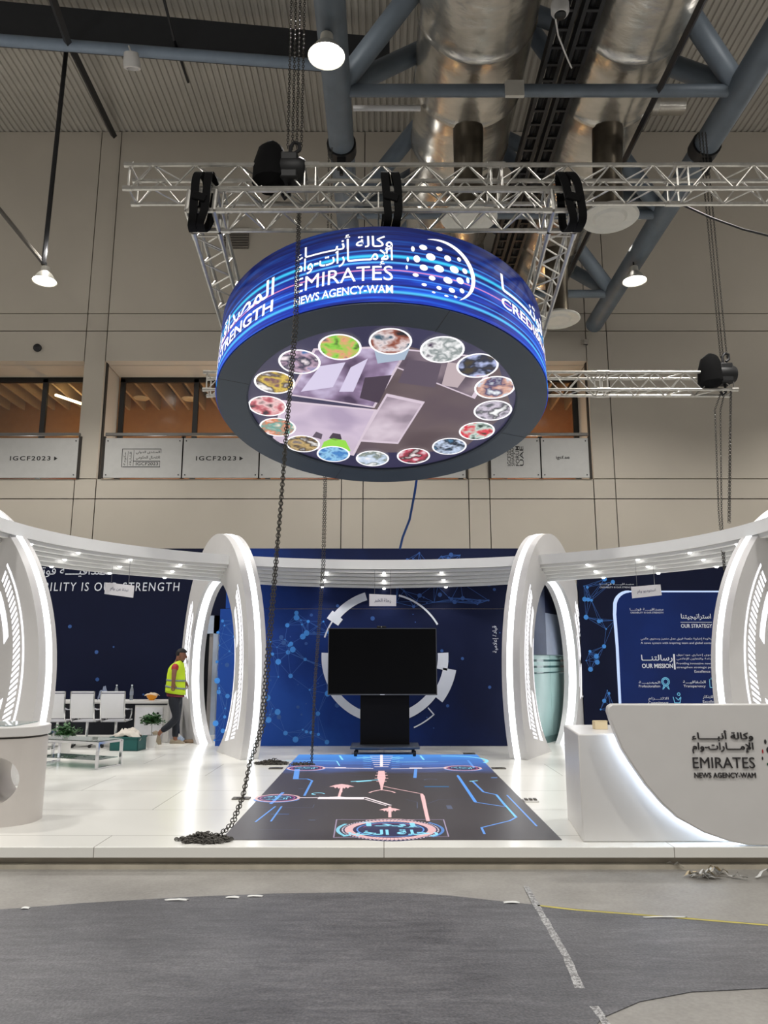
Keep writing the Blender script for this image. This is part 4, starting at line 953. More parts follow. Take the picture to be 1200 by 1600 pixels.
fring(c, cR * .56, cR * .58, MAG, 20, 160)
def ftext(s, cc, w, h, m=CYN): lettering('lettering', s, w, h, lambda u, v, d: V((cc.x - w / 2 + u, cc.y - h / 2 + v, FZ + .002)), m, lf, ar=True, bold=.02).location = o
ftext('إبدأ', c + V((.0, .20, 0)), .62, .26); ftext('رحلة الخبر', c + V((0, -.16, 0)), .86, .28)
for cx, cy, rx in ((222, 186, 78), (318, 86, 66), (842, 86, 66)):
    q = fl(cx, cy); r = fl(cx + rx, cy).x - q.x
    disc(q, r * .95, DKB, -.0005); fring(q, r * .85, r * .97, PNK, dash=.85); fring(q, r * .7, r * .76, MAG); fring(q, r * .98, r * 1.06, BLU, 200, 340); fring(q, r * .55, r * .58, CYN, 0, 180)
    ftext('رحلة', q + V((0, r * .2, 0)), r * .9, r * .36); ftext('الخبر', q + V((0, -r * .28, 0)), r * .9, r * .36)
fline([(300, 185), (380, 185), (400, 183), (430, 182), (450, 184), (516, 184), (600, 210)], .05, WHT); fline([(370, 186), (500, 187)], .22, WHT); fline([(515, 190), (585, 211)], .03, WHT)
fline([(378, 85), (540, 87)], .06, WHT); fline([(420, 85), (445, 85)], .14, WHT); fline([(605, 88), (790, 85)], .06, WHT); fline([(670, 86), (700, 86)], .14, WHT)
fline([(570, 42), (570, 80)], .07, WHT)
for k in range(6):
    yv = 46 + 7 * k
    fline([(570 - 36 + 3 * k, yv), (570 + 36 - 3 * k, yv)], .06, WHT); fline([(570 - 60, yv + 2), (570 - 36, yv + 4)], .04, CYN if k < 3 else BLU); fline([(570 + 36, yv + 4), (570 + 60, yv + 2)], .04, CYN if k < 3 else BLU)
b = MB(); b.poly([fl(*p) for p in ((560, 95), (580, 95), (584, 118), (576, 145), (573, 160), (568, 160), (566, 145), (556, 118))]); b.build('trunk_graphic', PNK, lf, loc=o, smooth=0)
for y_, a in ((102, 14), (110, 18), (120, 20), (130, 14)): fline([(570 - a, y_), (570 + a, y_)], .06, PNK)
fline([(570, 158), (540, 164), (530, 168)], .04, PNK); fline([(570, 158), (605, 164), (615, 168)], .04, PNK)
def palm(x, y, s, m):
    b = MB(); b.poly([fl(x + s * a, y + s * e * .5) for a, e in ((-1, 0), (-.5, -.28), (0, -.42), (.5, -.28), (1, 0), (.62, .02), (.5, .28), (.34, .06), (.22, .34), (.07, .1), (.05, .9), (-.07, .9), (-.08, .1), (-.24, .34), (-.36, .06), (-.52, .28), (-.62, .02))]); b.build('palm_graphic', m, lf, loc=o, smooth=0)
palm(437, 148, 42, PNK); palm(598, 226, 36, PNK); fline([(437, 150), (428, 182)], .05, PNK); fline([(598, 215), (598, 250)], .05, PNK)
fline([(575, 146), (600, 152), (705, 172), (712, 180), (728, 262)], .03, PNK); fline([(705, 174), (726, 262)], .06, PNK)
fline([(825, 110), (885, 200), (990, 216), (1022, 250), (1000, 262), (905, 285), (915, 306)], .035, BLU); fline([(826, 112), (884, 198)], .06, BLU)
fline([(875, 130), (912, 166), (955, 175), (985, 212)], .045, BLU); fline([(955, 176), (1020, 250)], .035, CYN); fline([(990, 176), (1090, 280)], .03, BLU); fline([(868, 130), (890, 128)], .06, CYN)
fline([(285, 122), (322, 122), (338, 128), (312, 178)], .045, BLU); fline([(215, 214), (148, 266)], .03, BLU); fline([(236, 214), (200, 264)], .03, BLU); fline([(288, 90), (283, 122)], .12, BLU); fline([(240, 168), (200, 205)], .06, BLU)
fline([(470, 131), (560, 125)], .06, CYN); fline([(490, 131), (530, 128)], .12, CYN); fline([(720, 148), (790, 148)], .12, emis('floor_deepcyan', srgb(40, 110, 160), .8)); fline([(685, 90), (682, 118)], .07, BLU)
fline([(725, 205), (760, 192), (880, 188)], .015, DIM); fline([(135, 216), (340, 218), (345, 208)], .015, DIM); fline([(235, 100), (400, 100)], .015, DIM); fline([(760, 102), (935, 103)], .015, DIM)
fline([(420, 258), (410, 318), (795, 315), (778, 258), (420, 258)], .018, emis('floor_pale', srgb(190, 170, 200), .8))
fring(fl(800, 60), .55, .60, CYN, -30, 100); fline([(490, 52), (535, 50)], .10, CYN); fline([(605, 52), (640, 52)], .10, CYN); fline([(795, 212), (800, 222)], .09, DIM); fring(fl(735, 125), .07, .09, DIM, 0, 200)
fring(fl(358, 172), .06, .08, CYN, 0, 250)
for pts, w_, m_ in (([(250, 60), (420, 62), (430, 78)], .03, CYN), ([(620, 66), (760, 64)], .03, CYN), ([(300, 70), (520, 72)], .025, BLU), ([(640, 74), (840, 70)], .025, BLU), ([(330, 104), (540, 112)], .012, DIM), ([(600, 112), (800, 108)], .012, DIM), ([(650, 190), (690, 200), (690, 220)], .015, DIM), ([(160, 292), (300, 292)], .012, DIM), ([(200, 240), (260, 240)], .015, BLU), ([(860, 60), (880, 84)], .05, BLU), ([(430, 44), (440, 58)], .05, CYN), ([(700, 44), (712, 58)], .05, CYN), ([(940, 118), (955, 118)], .06, BLU), ([(295, 155), (305, 155)], .06, DIM), ([(330, 260), (345, 260)], .06, DIM)): fline(pts, w_, m_)
for px, py, l in ((431, 1201, 'small dark floor socket plate near the chain heap'), (733, 1178, 'small dark floor socket plate behind the lit floor, right'), (779, 1201, 'small floor socket plate right of the lit floor'), (377, 1248, 'small floor socket plate left of the lit floor, by the chain')):
    p = atZ(px, py, 0); t = thing('floor_socket', l, 'floor socket', p); MB().box((0, 0, .006), (.2, .14, .012)).build('plate', mat('socket_grey', srgb(96, 92, 84), .4, .5), t, bevel=.003); MB().box((0, -.02, .013), (.1, .05, .004)).build('flap', DKSTEEL, t)
p = atZ(829, 1252, 0); t = thing('open_floor_box', 'white floor box with raised edges right of the lit floor', 'floor box', p)
MB().box((0, 0, .008), (.16, .16, .016)).build('box_plate', WHITE, t, bevel=.003)
b = MB()
for dx in (-.05, 0, .05): b.box((dx, 0, .022), (.03, .09, .014))
b.build('socket', mat('socket_grey', srgb(96, 92, 84), .4, .5), t)

# ================================================================== TV
TY = 13.35
tv = thing('television', 'large black television switched off on a wheeled stand', 'television', (0, TY, 0)); o = loc0(tv)
X, Z, w, h = px_box(512, 1086, 683, 1086, TY); _, Z2, _, _ = px_box(512, 981.5, 683, 981.5, TY); h = Z2 - Z; X0 = X
b = MB(); b.bb((X, TY - .03, Z), (X + w, TY + .03, Z + h)); b.build('housing', BLKPL, tv, loc=o, bevel=.006)
g_ = .012; b = MB()
for a_, c_ in (((X, Z), (X + w, Z + g_ * 1.6)), ((X, Z + h - g_), (X + w, Z + h)), ((X, Z), (X + g_, Z + h)), ((X + w - g_, Z), (X + w, Z + h))): b.bb((a_[0], TY - .04, a_[1]), (c_[0], TY - .028, c_[1]))
b.build('bezel', mat('bezel_silver', srgb(120, 124, 132), .3, .8), tv, loc=o)
b = MB(); b.bb((X + g_, TY - .034, Z + g_ * 1.6), (X + w - g_, TY - .029, Z + h - g_)); b.build('panel_glass', mat('tv_glass', srgb(4, 5, 8), .3, var=.02, spec=.2), tv, loc=o)
b = MB(); b.bb((X + w / 2 - .04, TY - .043, Z + .004), (X + w / 2 + .04, TY - .04, Z + .013)); b.build('name_plate', PRINTW, tv, loc=o)
ts = thing('television_stand', 'black wheeled stand with wide column under the television', 'stand', (0, TY, 0)); o = loc0(ts)
X, Z, w, h = px_box(563, 1164, 640, 1075, TY); MB().bb((X, TY + .03, .12), (X + w, TY + .12, 1.6)).build('column', mat('stand_black', srgb(6, 6, 9), .5, spec=.2), ts, loc=o, bevel=.01)
X, Z, w, h = px_box(548, 1170, 655, 1165, TY); MB().bb((X, TY - .28, .12), (X + w, TY + .38, .165)).build('base_tray', mat('tray_grey', srgb(88, 94, 104), .3, .6), ts, loc=o, bevel=.012)
MB().bb((X + .12, TY - .2, .1), (X + w - .12, TY + .3, .12)).build('base_frame', BLKPL, ts, loc=o)
for cx in (X + .09, X + w - .09):
    for cy in (TY - .22, TY + .32):
        b = MB(); b.lathe([(.0, -.025), (.045, -.025), (.05, 0), (.045, .025), (0, .025)], (cx, cy, .05), 16, Matrix.Rotation(R(90), 3, 'Y')); b.build('caster', BLKPL, ts, loc=o)
t = thing('webcam', 'small black camera on top of the television', 'camera', (atY(596, 981, TY).x, TY, X and Z2)); MB().box((0, 0, .02), (.16, .05, .035)).build('camera_bar', BLKPL, t, bevel=.008); MB().lathe([(.0, .0), (.012, 0), (.012, .01), (0, .01)], (0, -.03, .02), 10, Matrix.Rotation(R(90), 3, 'X')).build('eye', CHROME, t)
# ================================================================== COUNTERS
rcn = thing('reception_counter', 'white reception counter with large lettered curved front, right', 'counter', (3.1, 7.5, 0)); o = loc0(rcn)
FY = 6.90
b = MB(); b.prism([(1.72, 7.06, 0), (4.7, 7.06, 0), (4.7, 8.1, 0), (1.83, 8.1, 0)], (0, 0, .90)); b.build('block', WHITE, rcn, loc=o, bevel=.012)
cv = [(950, 1112), (951, 1104), (957, 1100)]; top = [atY(x, y, FY) for x, y in cv]
zt = top[-1].z
bot = [atY(x, y, FY) for x, y in ((1500, 1325), (1215, 1324.5), (1170, 1321), (1140, 1315), (1100, 1301), (1060, 1279), (1035, 1256), (1010, 1227), (985, 1191), (972, 1170), (962, 1146), (955, 1128))]
out = [(p.x, p.z) for p in top] + [(4.6, zt)] + [(min(p.x, 4.6), max(.006, p.z)) for p in bot]
b = MB(); b.prism([(x, FY, z) for x, z in out], (0, .09, 0)); b.build('front_panel', WHITE, rcn, loc=o, bevel=.012, smooth=.5)
b = MB(); ins = [(p.x + .05, max(p.z + .03, .03)) for p in bot[1:]]
b.tube([(x, FY + .115, z) for x, z in ins], .012, 6); b.build('glow_strip', emis('counter_glow', (.70, .82, 1), 26), rcn, loc=o)
def ctext(s, x0, y0, x1, y1, ar=False, bold=.0):
    X, Z, w, h = px_box(x0, y0, x1, y1, FY); lettering('raised_letters', s, w, h, lambda u, v, d: V((X + u, FY - .012 + (.012 - d), Z + v)), INKC, rcn, ar=ar, bold=bold, depth=.012).location = o
INKC = mat('letter_dark', srgb(44, 42, 44), .5)
ctext('وكالة أنبـــــاء', 1081, 1141, 1175, 1158, ar=True, bold=.006); ctext('الإمــــارات-وام', 1082, 1160, 1176, 1177, ar=True, bold=.006)
ctext('EMIRATES', 1083, 1183, 1178, 1200, bold=-.008); ctext('NEWS AGENCY-WAM', 1085, 1207, 1180, 1215, bold=-.006)
ec = atY(1228, 1180, FY); kk = 40 * 6.5 / 1200
emblem(lambda x, y, d: V((ec.x + x, FY - .004, ec.z + y)) - V(rcn.location), kk, [INKC, INKC, mat('emblem_green', srgb(20, 92, 62), .5), INKC, mat('emblem_red', srgb(170, 30, 40), .5)], rcn)
p = atY(938, 1146, 7.6); t = thing('card_box', 'small beige card box on the counter end, beside the raised front', 'box', (p.x, 7.6, .9)); MB().box((0, 0, .035), (.12, .1, .07)).build('carton', mat('card_beige', srgb(214, 196, 160), .8), t, bevel=.003); MB().box((.0, -.01, .075), (.13, .06, .006)).build('flap', mat('card_beige', srgb(214, 196, 160), .8), t)
# left counter with round opening
lc = thing('round_counter', 'white rounded counter with oval hole, left picture edge', 'counter', (-4.2, 8.1, 0)); o = loc0(lc)
def rrect(x0, x1, y0, y1, r, n=10):
    P = []
    for cx, cy, a in ((x1 - r, y0 + r, -90), (x1 - r, y1 - r, 0), (x0 + r, y1 - r, 90), (x0 + r, y0 + r, 180)):
        for k in range(n + 1): t = R(a + 90 * k / n); P.append((cx + r * cos(t), cy + r * sin(t)))
    return P
def carve(ob, cutter):
    md = ob.modifiers.new('cut', 'BOOLEAN'); md.object = cutter; md.operation = 'DIFFERENCE'; md.solver = 'EXACT'
    bpy.context.view_layer.update(); me = bpy.data.meshes.new_from_object(ob.evaluated_get(bpy.context.evaluated_depsgraph_get()))
    ob.modifiers.clear(); old = ob.data; ob.data = me; me.name = old.name; bpy.data.objects.remove(cutter)
b = MB(); b.prism([(x, y, .0) for x, y in rrect(-5.4, -3.40, 7.62, 8.35, .34)], (0, 0, .80)); body = b.build('counter_body', mat('counter_white', srgb(200, 194, 189), .4, var=.015), lc, loc=o, smooth=.5)
hc = atY(-9, 1221, 7.62); b = MB(); b.lathe([(1, -1), (1, 1)], n=40, M=Matrix.Rotation(R(90), 3, 'X') @ Matrix.Diagonal((.19, .215, 1))); cut = b.build('cutter', WHITE, None, loc=(hc.x, 7.9, hc.z)); bpy.context.view_layer.update(); carve(body, cut)
body.data.polygons.foreach_set('use_smooth', [False] * len(body.data.polygons)); body.data.shade_smooth(); body.data.set_sharp_from_angle(angle=.5)
b = MB(); b.prism([(x, y, .80) for x, y in rrect(-5.39, -3.415, 7.635, 8.34, .33)], (0, 0, .02)); b.build('joint', mat('joint_grey', srgb(90, 86, 82), .6), lc, loc=o)
b = MB(); b.prism([(x, y, .82) for x, y in rrect(-5.42, -3.385, 7.60, 8.37, .35)], (0, 0, .09)); b.build('counter_top', WHITE, lc, loc=o, bevel=.008)
MB().bb((-5.2, 8.0, .91), (-4.08, 8.3, 1.17)).build('raised_box', WHITE, lc, loc=o, bevel=.02)
MB().bb((-5.1, 7.75, .91), (-3.62, 8.3, .922)).build('glass_plate', glass('plate_glass', (.85, .93, .92), .25), lc, loc=o)

# ================================================================== MEETING CORNER
DY = 15.3
dk = thing('meeting_desk', 'long white desk with cupboard end along the navy wall', 'desk', (-5.7, DY, 0)); o = loc0(dk)
xr = atY(266, 1100, DY).x
b = MB(); b.bb((-7.6, DY, .73), (xr, DY + .75, .78)); b.build('desk_top', WHITE, dk, loc=o, bevel=.008)
b = MB(); b.bb((xr - .06, DY, 0), (xr, DY + .75, .73)); b.build('end_panel', WHITE, dk, loc=o, bevel=.02)
xa, xb = atY(211, 1100, DY).x, atY(255, 1100, DY).x
MB().bb((xa, DY + .02, .0), (xr - .06, DY + .7, .70)).build('cupboard', WHITE, dk, loc=o)
dd = MB().bb((xa + .02, DY, .05), (xb, DY + .02, .66)).build('cupboard_door', mat('door_white', srgb(216, 216, 220), .4), dk, loc=o, bevel=.003)
for dz in (.55, .48): MB().lathe([(0, .03), (.022, .03), (.02, .0), (.012, 0)], (xb - .09, DY - .0, dz), 12, Matrix.Rotation(R(90), 3, 'X')).build('lock', DKSTEEL, dd)
MB().bb((xa, DY + .015, .70), (xr - .06, DY + .03, .73)).build('shadow_gap', mat('gap_dark', srgb(40, 40, 46), .6), dk, loc=o)
MB().bb((-7.6, DY + .55, .1), (xa, DY + .6, .73)).build('modesty_shade_panel', mat('modesty_shade_dark', srgb(24, 27, 40), .7), dk, loc=o)  # its near-black colour also stands for the shade under the desk
def office_chair(p, rz, label):
    t = thing('office_chair', label, 'chair', p, rz); MESHW = mat('chair_white', srgb(218, 218, 222), .55, var=.02)
    b = MB(); n = 8; vs = []
    for k in range(n + 1):
        z = .52 + .48 * k / n; y = -.24 - .05 * sin(pi * k / n * .9) - .04 * k / n
        vs += [(-.205, y, z), (.205, y, z), (.205, y + .018, z), (-.205, y + .018, z)]
    fs = [(4 * k + j, 4 * k + (j + 1) % 4, 4 * k + 4 + (j + 1) % 4, 4 * k + 4 + j) for k in range(n) for j in range(4)] + [(3, 2, 1, 0), (4 * n, 4 * n + 1, 4 * n + 2, 4 * n + 3)]
    b.add(vs, fs); b.build('backrest', MESHW, t)
    for s in (-1, 1):
        b = MB(); b.tube([(s * .215, -.30, 1.0), (s * .215, -.29, .75), (s * .215, -.24, .52), (s * .215, -.18, .46), (s * .215, .24, .47)], .012, 8); b.build('frame', CHROME, t)
        b = MB(); b.tube([(s * .215, -.27, .70), (s * .235, -.22, .68), (s * .245, .08, .67), (s * .235, .12, .58), (s * .215, .1, .47)], .014, 8); b.build('armrest', CHROME, t)
    b = MB(); b.bb((-.2, -.19, .45), (.2, .24, .475)); b.build('seat', mat('seat_white', srgb(190, 190, 196), .6), t, bevel=.01)
    b = MB(); b.tube([(-.205, -.295, .965), (.205, -.295, .965)], .013, 8); b.tube([(-.205, -.305, .89), (.205, -.305, .89)], .006, 6); b.build('back_seam', mat('seam_grey', srgb(110, 112, 124), .5), t)
    MB().tube([(0, 0, .44), (0, 0, .1)], .025, 10).build('gas_column', CHROME, t)
    for k in range(5):
        a = R(90 + 72 * k); b = MB(); b.tube([(0, 0, .12), (.27 * cos(a), .27 * sin(a), .075)], [.024, .016], 8); leg = b.build('star_leg', CHROME, t)
        b = MB(); b.lathe([(0, -.016), (.028, -.016), (.028, .016), (0, .016)], (.27 * cos(a), .27 * sin(a), .03), 12, Matrix.Rotation(R(90), 3, 'X')); b.build('caster', BLKPL, leg)
    return t
ch = office_chair(V((-4.93, 14.62, 0)), R(2), 'white mesh office chair nearest the desk cupboard')
dup(ch, V((-5.46, 14.62, 0)), R(-2), 'white mesh office chair in the middle of the row of three')
dup(ch, V((-6.0, 14.6, 0)), R(1), 'white mesh office chair half hidden by the left arch')
# glass coffee tables
TG = glass('table_glass', (.80, .93, .88), .22); EDGE = mat('glass_edge', srgb(170, 214, 200), .2)
def coffee(label, p, rz, L_, W_, H_):
    t = thing('glass_table', label, 'table', p, rz); x, y = L_ / 2, W_ / 2
    MB().bb((-x, -y, H_ - .012), (x, y, H_)).build('glass_top', TG, t, smooth=0)
    MB().bb((-x + .03, -y + .03, .12), (x - .03, y - .03, .13)).build('glass_shelf', TG, t, smooth=0)
    b = MB()
    for s in (-1, 1): b.bb((-x, s * y - .012, H_ - .045), (x, s * y + .012, H_ - .013)); b.bb((s * x - .012, -y, H_ - .045), (s * x + .012, y, H_ - .013))
    b.build('top_frame', CHROME, t)
    for sx in (-1, 1):
        for sy in (-1, 1): MB().box((sx * x, sy * y, (H_ - .02) / 2), (.045, .025, H_ - .02)).build('leg', CHROME, t)
        MB().bb((sx * x - .02, -y, 0), (sx * x + .02, y, .025)).build('foot_bar', CHROME, t)
    return t
coffee('low chrome and glass coffee table in front of the chairs', V((-4.615, 12.05, 0)), R(-22), 1.2, .5, .395)
coffee('small glass side table partly hidden by the rounded counter', V((-5.75, 13.0, 0)), R(-22), .5, .45, .42)
# crate with rags, plants
ct = thing('plastic_crate', 'green crate stuffed with crumpled sheets beside the glass table', 'crate', (-4.52, 14.1, 0), R(-8))
GRN = mat('crate_green', srgb(10, 78, 76), .5)
b = MB(); b.bb((-.26, -.17, 0), (.26, .17, .02))
for a, c2 in (((-.26, -.17), (.26, -.15)), ((-.26, .15), (.26, .17)), ((-.26, -.17), (-.24, .17)), ((.24, -.17), (.26, .17))): b.bb((*a, 0), (*c2, .23))
b.build('crate_body', GRN, ct, bevel=.006)
b = MB(); b.bb((-.27, -.18, .21), (.27, -.165, .235)); b.bb((-.27, .165, .21), (.27, .18, .235)); b.bb((-.27, -.18, .21), (-.255, .18, .235)); b.bb((.255, -.18, .21), (.27, .18, .235)); b.build('crate_lip', GRN, ct)
def crumple(name, label, cat, p, sx, sy, sz, m, seed, parent=None, n=11, rough=.35):
    rn = random.Random(seed); b = MB(); vs = []
    for i in range(n + 1):
        for j in range(n + 1):
            u, v = i / n * 2 - 1, j / n * 2 - 1; e = max(0, 1 - (u * u + v * v) * .55)
            vs.append((u * sx * (1 + .12 * rn.uniform(-1, 1)), v * sy * (1 + .12 * rn.uniform(-1, 1)), sz * max(.0, e * (1 - rough) + rough * rn.random() * e) + .002))
    fs = [(i * (n + 1) + j, (i + 1) * (n + 1) + j, (i + 1) * (n + 1) + j + 1, i * (n + 1) + j + 1) for i in range(n) for j in range(n)]
    b.add(vs, fs); ob = b.build(name, m, parent, loc=p, smooth=.35); md = ob.modifiers.new('sheet', 'SOLIDIFY'); md.thickness = .004
    if label: tag(ob, label, cat)
    return ob
RAG = mat('crumpled_sheet', srgb(206, 198, 188), .7, var=.06)
crumple('crumpled_sheet', 'pale crumpled sheets heaped in the green crate', 'sheet', V((-4.53, 14.1, .15)), .24, .15, .26, RAG, 4)
LEAF = mat('leaf_green', srgb(44, 84, 42), .5, var=.3, scale=9)
def plant(label, p, r, h0, n, seed):
    rn = random.Random(seed); t = thing('potted_plant', label, 'plant', p)
    b = MB(); b.lathe([(0, 0), (.07, 0), (.1, .2), (.105, .22), (.09, .22), (.085, .18), (0, .18)], n=20); b.build('pot', WHITE, t)
    st = MB(); b = MB()
    for k in range(n):
        a = rn.uniform(0, 2 * pi); el = rn.uniform(.05, 1.3); l = r * rn.uniform(.6, 1.05); base = V((0, 0, h0)); tip = base + V((cos(a) * cos(el), sin(a) * cos(el), sin(el) * .75)) * l
        st.tube([(0, 0, .18), base, base + (tip - base) * .6], .004, 4)
        for q in range(6):
            c = base + (tip - base) * rn.uniform(.4, 1) + V((rn.uniform(-1, 1), rn.uniform(-1, 1), rn.uniform(-1, 1))) * r * .12; L_ = rn.uniform(.055, .09); d = V((rn.uniform(-1, 1), rn.uniform(-1, 1), rn.uniform(-.3, .7))).normalized(); e = d.cross(V((0, 0, 1))).normalized() * L_ * .33; nn = d.cross(e).normalized() * L_ * .08
            b.add([c, c + d * L_ * .5 + e + nn, c + d * L_, c + d * L_ * .5 - e + nn], [(0, 1, 2, 3)])
    st.build('stem', mat('stem_green', srgb(60, 84, 40), .6), t); b.build('foliage', LEAF, t, smooth=0); return t
plant('leafy potted plant behind the green crate', V((-4.22, 14.45, 0)), .25, .42, 70, 2)
plant('leafy potted plant behind the glass coffee table', V((-5.33, 13.35, 0)), .27, .30, 80, 5)
# things on the desk
bw = thing('fruit_bowl', 'orange bowl with crumpled clear wrapping on the desk end', 'bowl', (atY(237, 1094, 15.6).x, 15.6, .78))
b = MB(); b.lathe([(0, 0), (.05, 0), (.055, .012), (.09, .05), (.12, .11), (.113, .11), (.08, .05), (0, .02)], n=28); b.build('bowl_shell', mat('bowl_orange', srgb(240, 156, 20), .35), bw)
crumple('wrapping', None, None, V((0, 0, .085)), .12, .1, .07, mat('wrap_pale', srgb(206, 186, 160), .3), 8, bw, 8)
def bottle(px, label):
    t = thing('water_bottle', label, 'bottle', (atY(px, 1094, 15.6).x, 15.6, .78)); PET = glass('pet_plastic', (.62, .68, .76), .30)
    b = MB(); b.lathe([(0, 0), (.032, 0), (.035, .02), (.033, .08), (.035, .1), (.035, .19), (.02, .25), (.014, .262), (.014, .28), (0, .28)], n=20); b.build('bottle_body', PET, t); MB().lathe([(.016, .275), (.016, .3), (0, .3)], n=14).build('cap', mat('cap_white', srgb(200, 206, 214), .5), t)
    MB().lathe([(.036, .1), (.036, .17)], n=20).build('paper_label', mat('label_grey', srgb(120, 128, 142), .5), t)
bottle(181, 'clear water bottle on the desk behind the middle chair back'); bottle(205, 'clear water bottle on the desk left of the orange bowl')
crumple('plastic_bag', 'crumpled silvery plastic bag on the desk between two chairs', 'bag', V((atY(161, 1094, 15.6).x, 15.6, .78)), .09, .08, .30, mat('bag_silver', srgb(150, 160, 186), .25, .4, var=.25, scale=16), 21, None, 9, .5)
crumple('plastic_sheet', 'crumpled bluish plastic by the foot of the left inner arch', 'sheet', V((-3.95, 15.45, 0)), .09, .06, .14, mat('plastic_blue', srgb(176, 192, 214), .3), 31, None, 7, .5)
t = thing('brown_bundle', 'brown bundle lying on the floor by the arch foot, right of the man', 'bundle', (-3.72, 15.3, 0)); MB().lathe([(0, 0), (.13, .0), (.14, .03), (.1, .06), (0, .065)], n=16, M=Matrix.Diagonal((1, .6, 1))).build('lump', mat('brown_lump', srgb(120, 98, 76), .7), t)
# hanging paper signs
PAPER = mat('paper_white', srgb(226, 224, 230), .7, var=.02)
def sign(label, c, Y, s, ztop, bold=.008):
    P = [atY(x, y, Y) for x, y in c]; t = thing('paper_sign', label, 'sign', sum(P, V((0, 0, 0))) / 4); o = loc0(t); ux = (P[1] - P[0]); uy = (P[0] - P[3])
    b = MB(); b.prism(P, (0, .004, 0)); b.build('paper', PAPER, t, loc=o)
    lettering('lettering', s, .62, .36, lambda u, v, d: P[3] + ux * (.19 + u) + uy * (.32 + v) - V((0, .004, 0)), mat('pen_grey', srgb(96, 98, 124), .7), t, ar=True, bold=bold).location = o
    for q in (.2, .8):
        p = P[0] + ux * q; MB().tube([p, V((p.x, p.y, ztop))], .003, 5).build('string', mat('string_grey', srgb(120, 120, 124), .5), t, loc=o)
sign('white paper sign hanging before the slogan wall, left', ((165, 910), (210, 915), (208, 934), (163, 928)), 12.6, 'نبذة عن وام', 3.2)
sign('white paper sign hanging over the black television', ((577, 928), (619, 930), (619, 947), (577, 947)), 14.3, 'رحلة الخبر', 3.2)
sign('white paper sign hanging before the strategy wall, right', ((986, 917), (1032, 913), (1034, 930), (988, 935)), 12.6, 'استوديو وام', 3.2)

# ================================================================== MAN
MY = 15.1
def mp(x, y, dy=0): p = atY(220 + x / 8.89, 1000 + y / 8.89, MY); return V((p.x, MY + dy, p.z))
def skinned(name, nodes, edges, m, parent, off, sub=2, root=0):
    me = bpy.data.meshes.new(name); me.from_pydata([tuple(n[0]) for n in nodes], edges, []); ob = bpy.data.objects.new(name, me); COL.objects.link(ob)
    sk = ob.modifiers.new('skin', 'SKIN'); sk.use_smooth_shade = True
    for i, n in enumerate(nodes):
        r = n[1]; me.skin_vertices[0].data[i].radius = r if isinstance(r, tuple) else (r, r); me.skin_vertices[0].data[i].use_root = (i == root)
    sb_ = ob.modifiers.new('sub', 'SUBSURF'); sb_.levels = sub; sb_.render_levels = sub
    bpy.context.view_layer.update(); nm = bpy.data.meshes.new_from_object(ob.evaluated_get(bpy.context.evaluated_depsgraph_get()))
    ob.modifiers.clear(); ob.data = nm; nm.name = name; nm.materials.clear(); nm.materials.append(m)
    nm.polygons.foreach_set('use_smooth', [True] * len(nm.polygons)); ob.parent = parent; ob.location = off; return ob
man = thing('person', 'man in yellow safety vest and dark trousers walking right beside the desk', 'person', V((mp(480, 1460).x, MY, 0))); o = loc0(man)
SKIN = mat('skin_brown', srgb(132, 88, 68), .55, var=.04); TRS = mat('trousers_dark', srgb(26, 30, 40), .8); VEST = mat('vest_yellow', srgb(206, 236, 40), .6, var=.05); REFL = mat('vest_reflective', srgb(128, 140, 138), .4); SHIRT = mat('shirt_red', srgb(176, 50, 58), .8, var=.35, scale=24); HAIR = mat('hair_black', srgb(16, 14, 18), .7); SHOE = mat('shoe_tan', srgb(150, 138, 118), .7); MAROON = mat('shirt_maroon', srgb(116, 36, 58), .8)
nd = [(mp(475, 800), (.14, .12)), (mp(478, 640), (.13, .115)), (mp(490, 470), (.15, .125)), (mp(512, 345), (.11, .09)), (mp(530, 292), .06), (mp(556, 235), .075), (mp(566, 190), .098), (mp(568, 155), .082), (mp(622, 255), .038), (mp(598, 292), .045)]
ed = [(0, 1), (1, 2), (2, 3), (3, 4), (4, 5), (5, 6), (6, 7), (5, 8), (5, 9)]
def chain(pts, start):
    i0 = start
    for p in pts: nd.append(p); ed.append((i0, len(nd) - 1)); i0 = len(nd) - 1
    return i0
for s in (-1, 1):   # near arm (s = -1) and far arm
    if s < 0: hnd = chain([(mp(512, 375, -.19), .06), (mp(508, 450, -.235), .05), (mp(505, 530, -.25), .042), (mp(498, 590, -.24), .034), (mp(494, 622, -.235), (.026, .038))], 3)
    else: hnd = chain([(mp(512, 375, .19), .06), (mp(530, 450, .235), .05), (mp(548, 530, .25), .042), (mp(570, 585, .24), .034), (mp(580, 615, .235), (.026, .038))], 3)
    q = nd[hnd][0]
    for k in range(4):
        L_ = (.075, .085, .08, .062)[k]; a = q + V((.03 - .02 * k, s * .006, -.03)); chain([(a, .009), (a + V((.006, 0, -L_ * .55)), .0085), (a + V((-.006, -s * .012, -L_)), .0075)], hnd)
    a = q + V((.036, -s * .01, .0)); chain([(a, .0095), (a + V((.022, -s * .01, -.035)), .0085), (a + V((.02, -s * .014, -.06)), .0075)], hnd)
chain([(mp(470, 850, -.08), .095), (mp(510, 1085, -.085), .062), (mp(400, 1190, -.085), .055), (mp(290, 1268, -.085), .042), (mp(255, 1330, -.085), .036)], 0)
chain([(mp(490, 850, .08), .095), (mp(478, 1085, .08), .062), (mp(470, 1210, .08), .055), (mp(458, 1370, .08), .042), (mp(480, 1415, .08), .036)], 0)
skinned('body', nd, ed, SKIN, man, o)
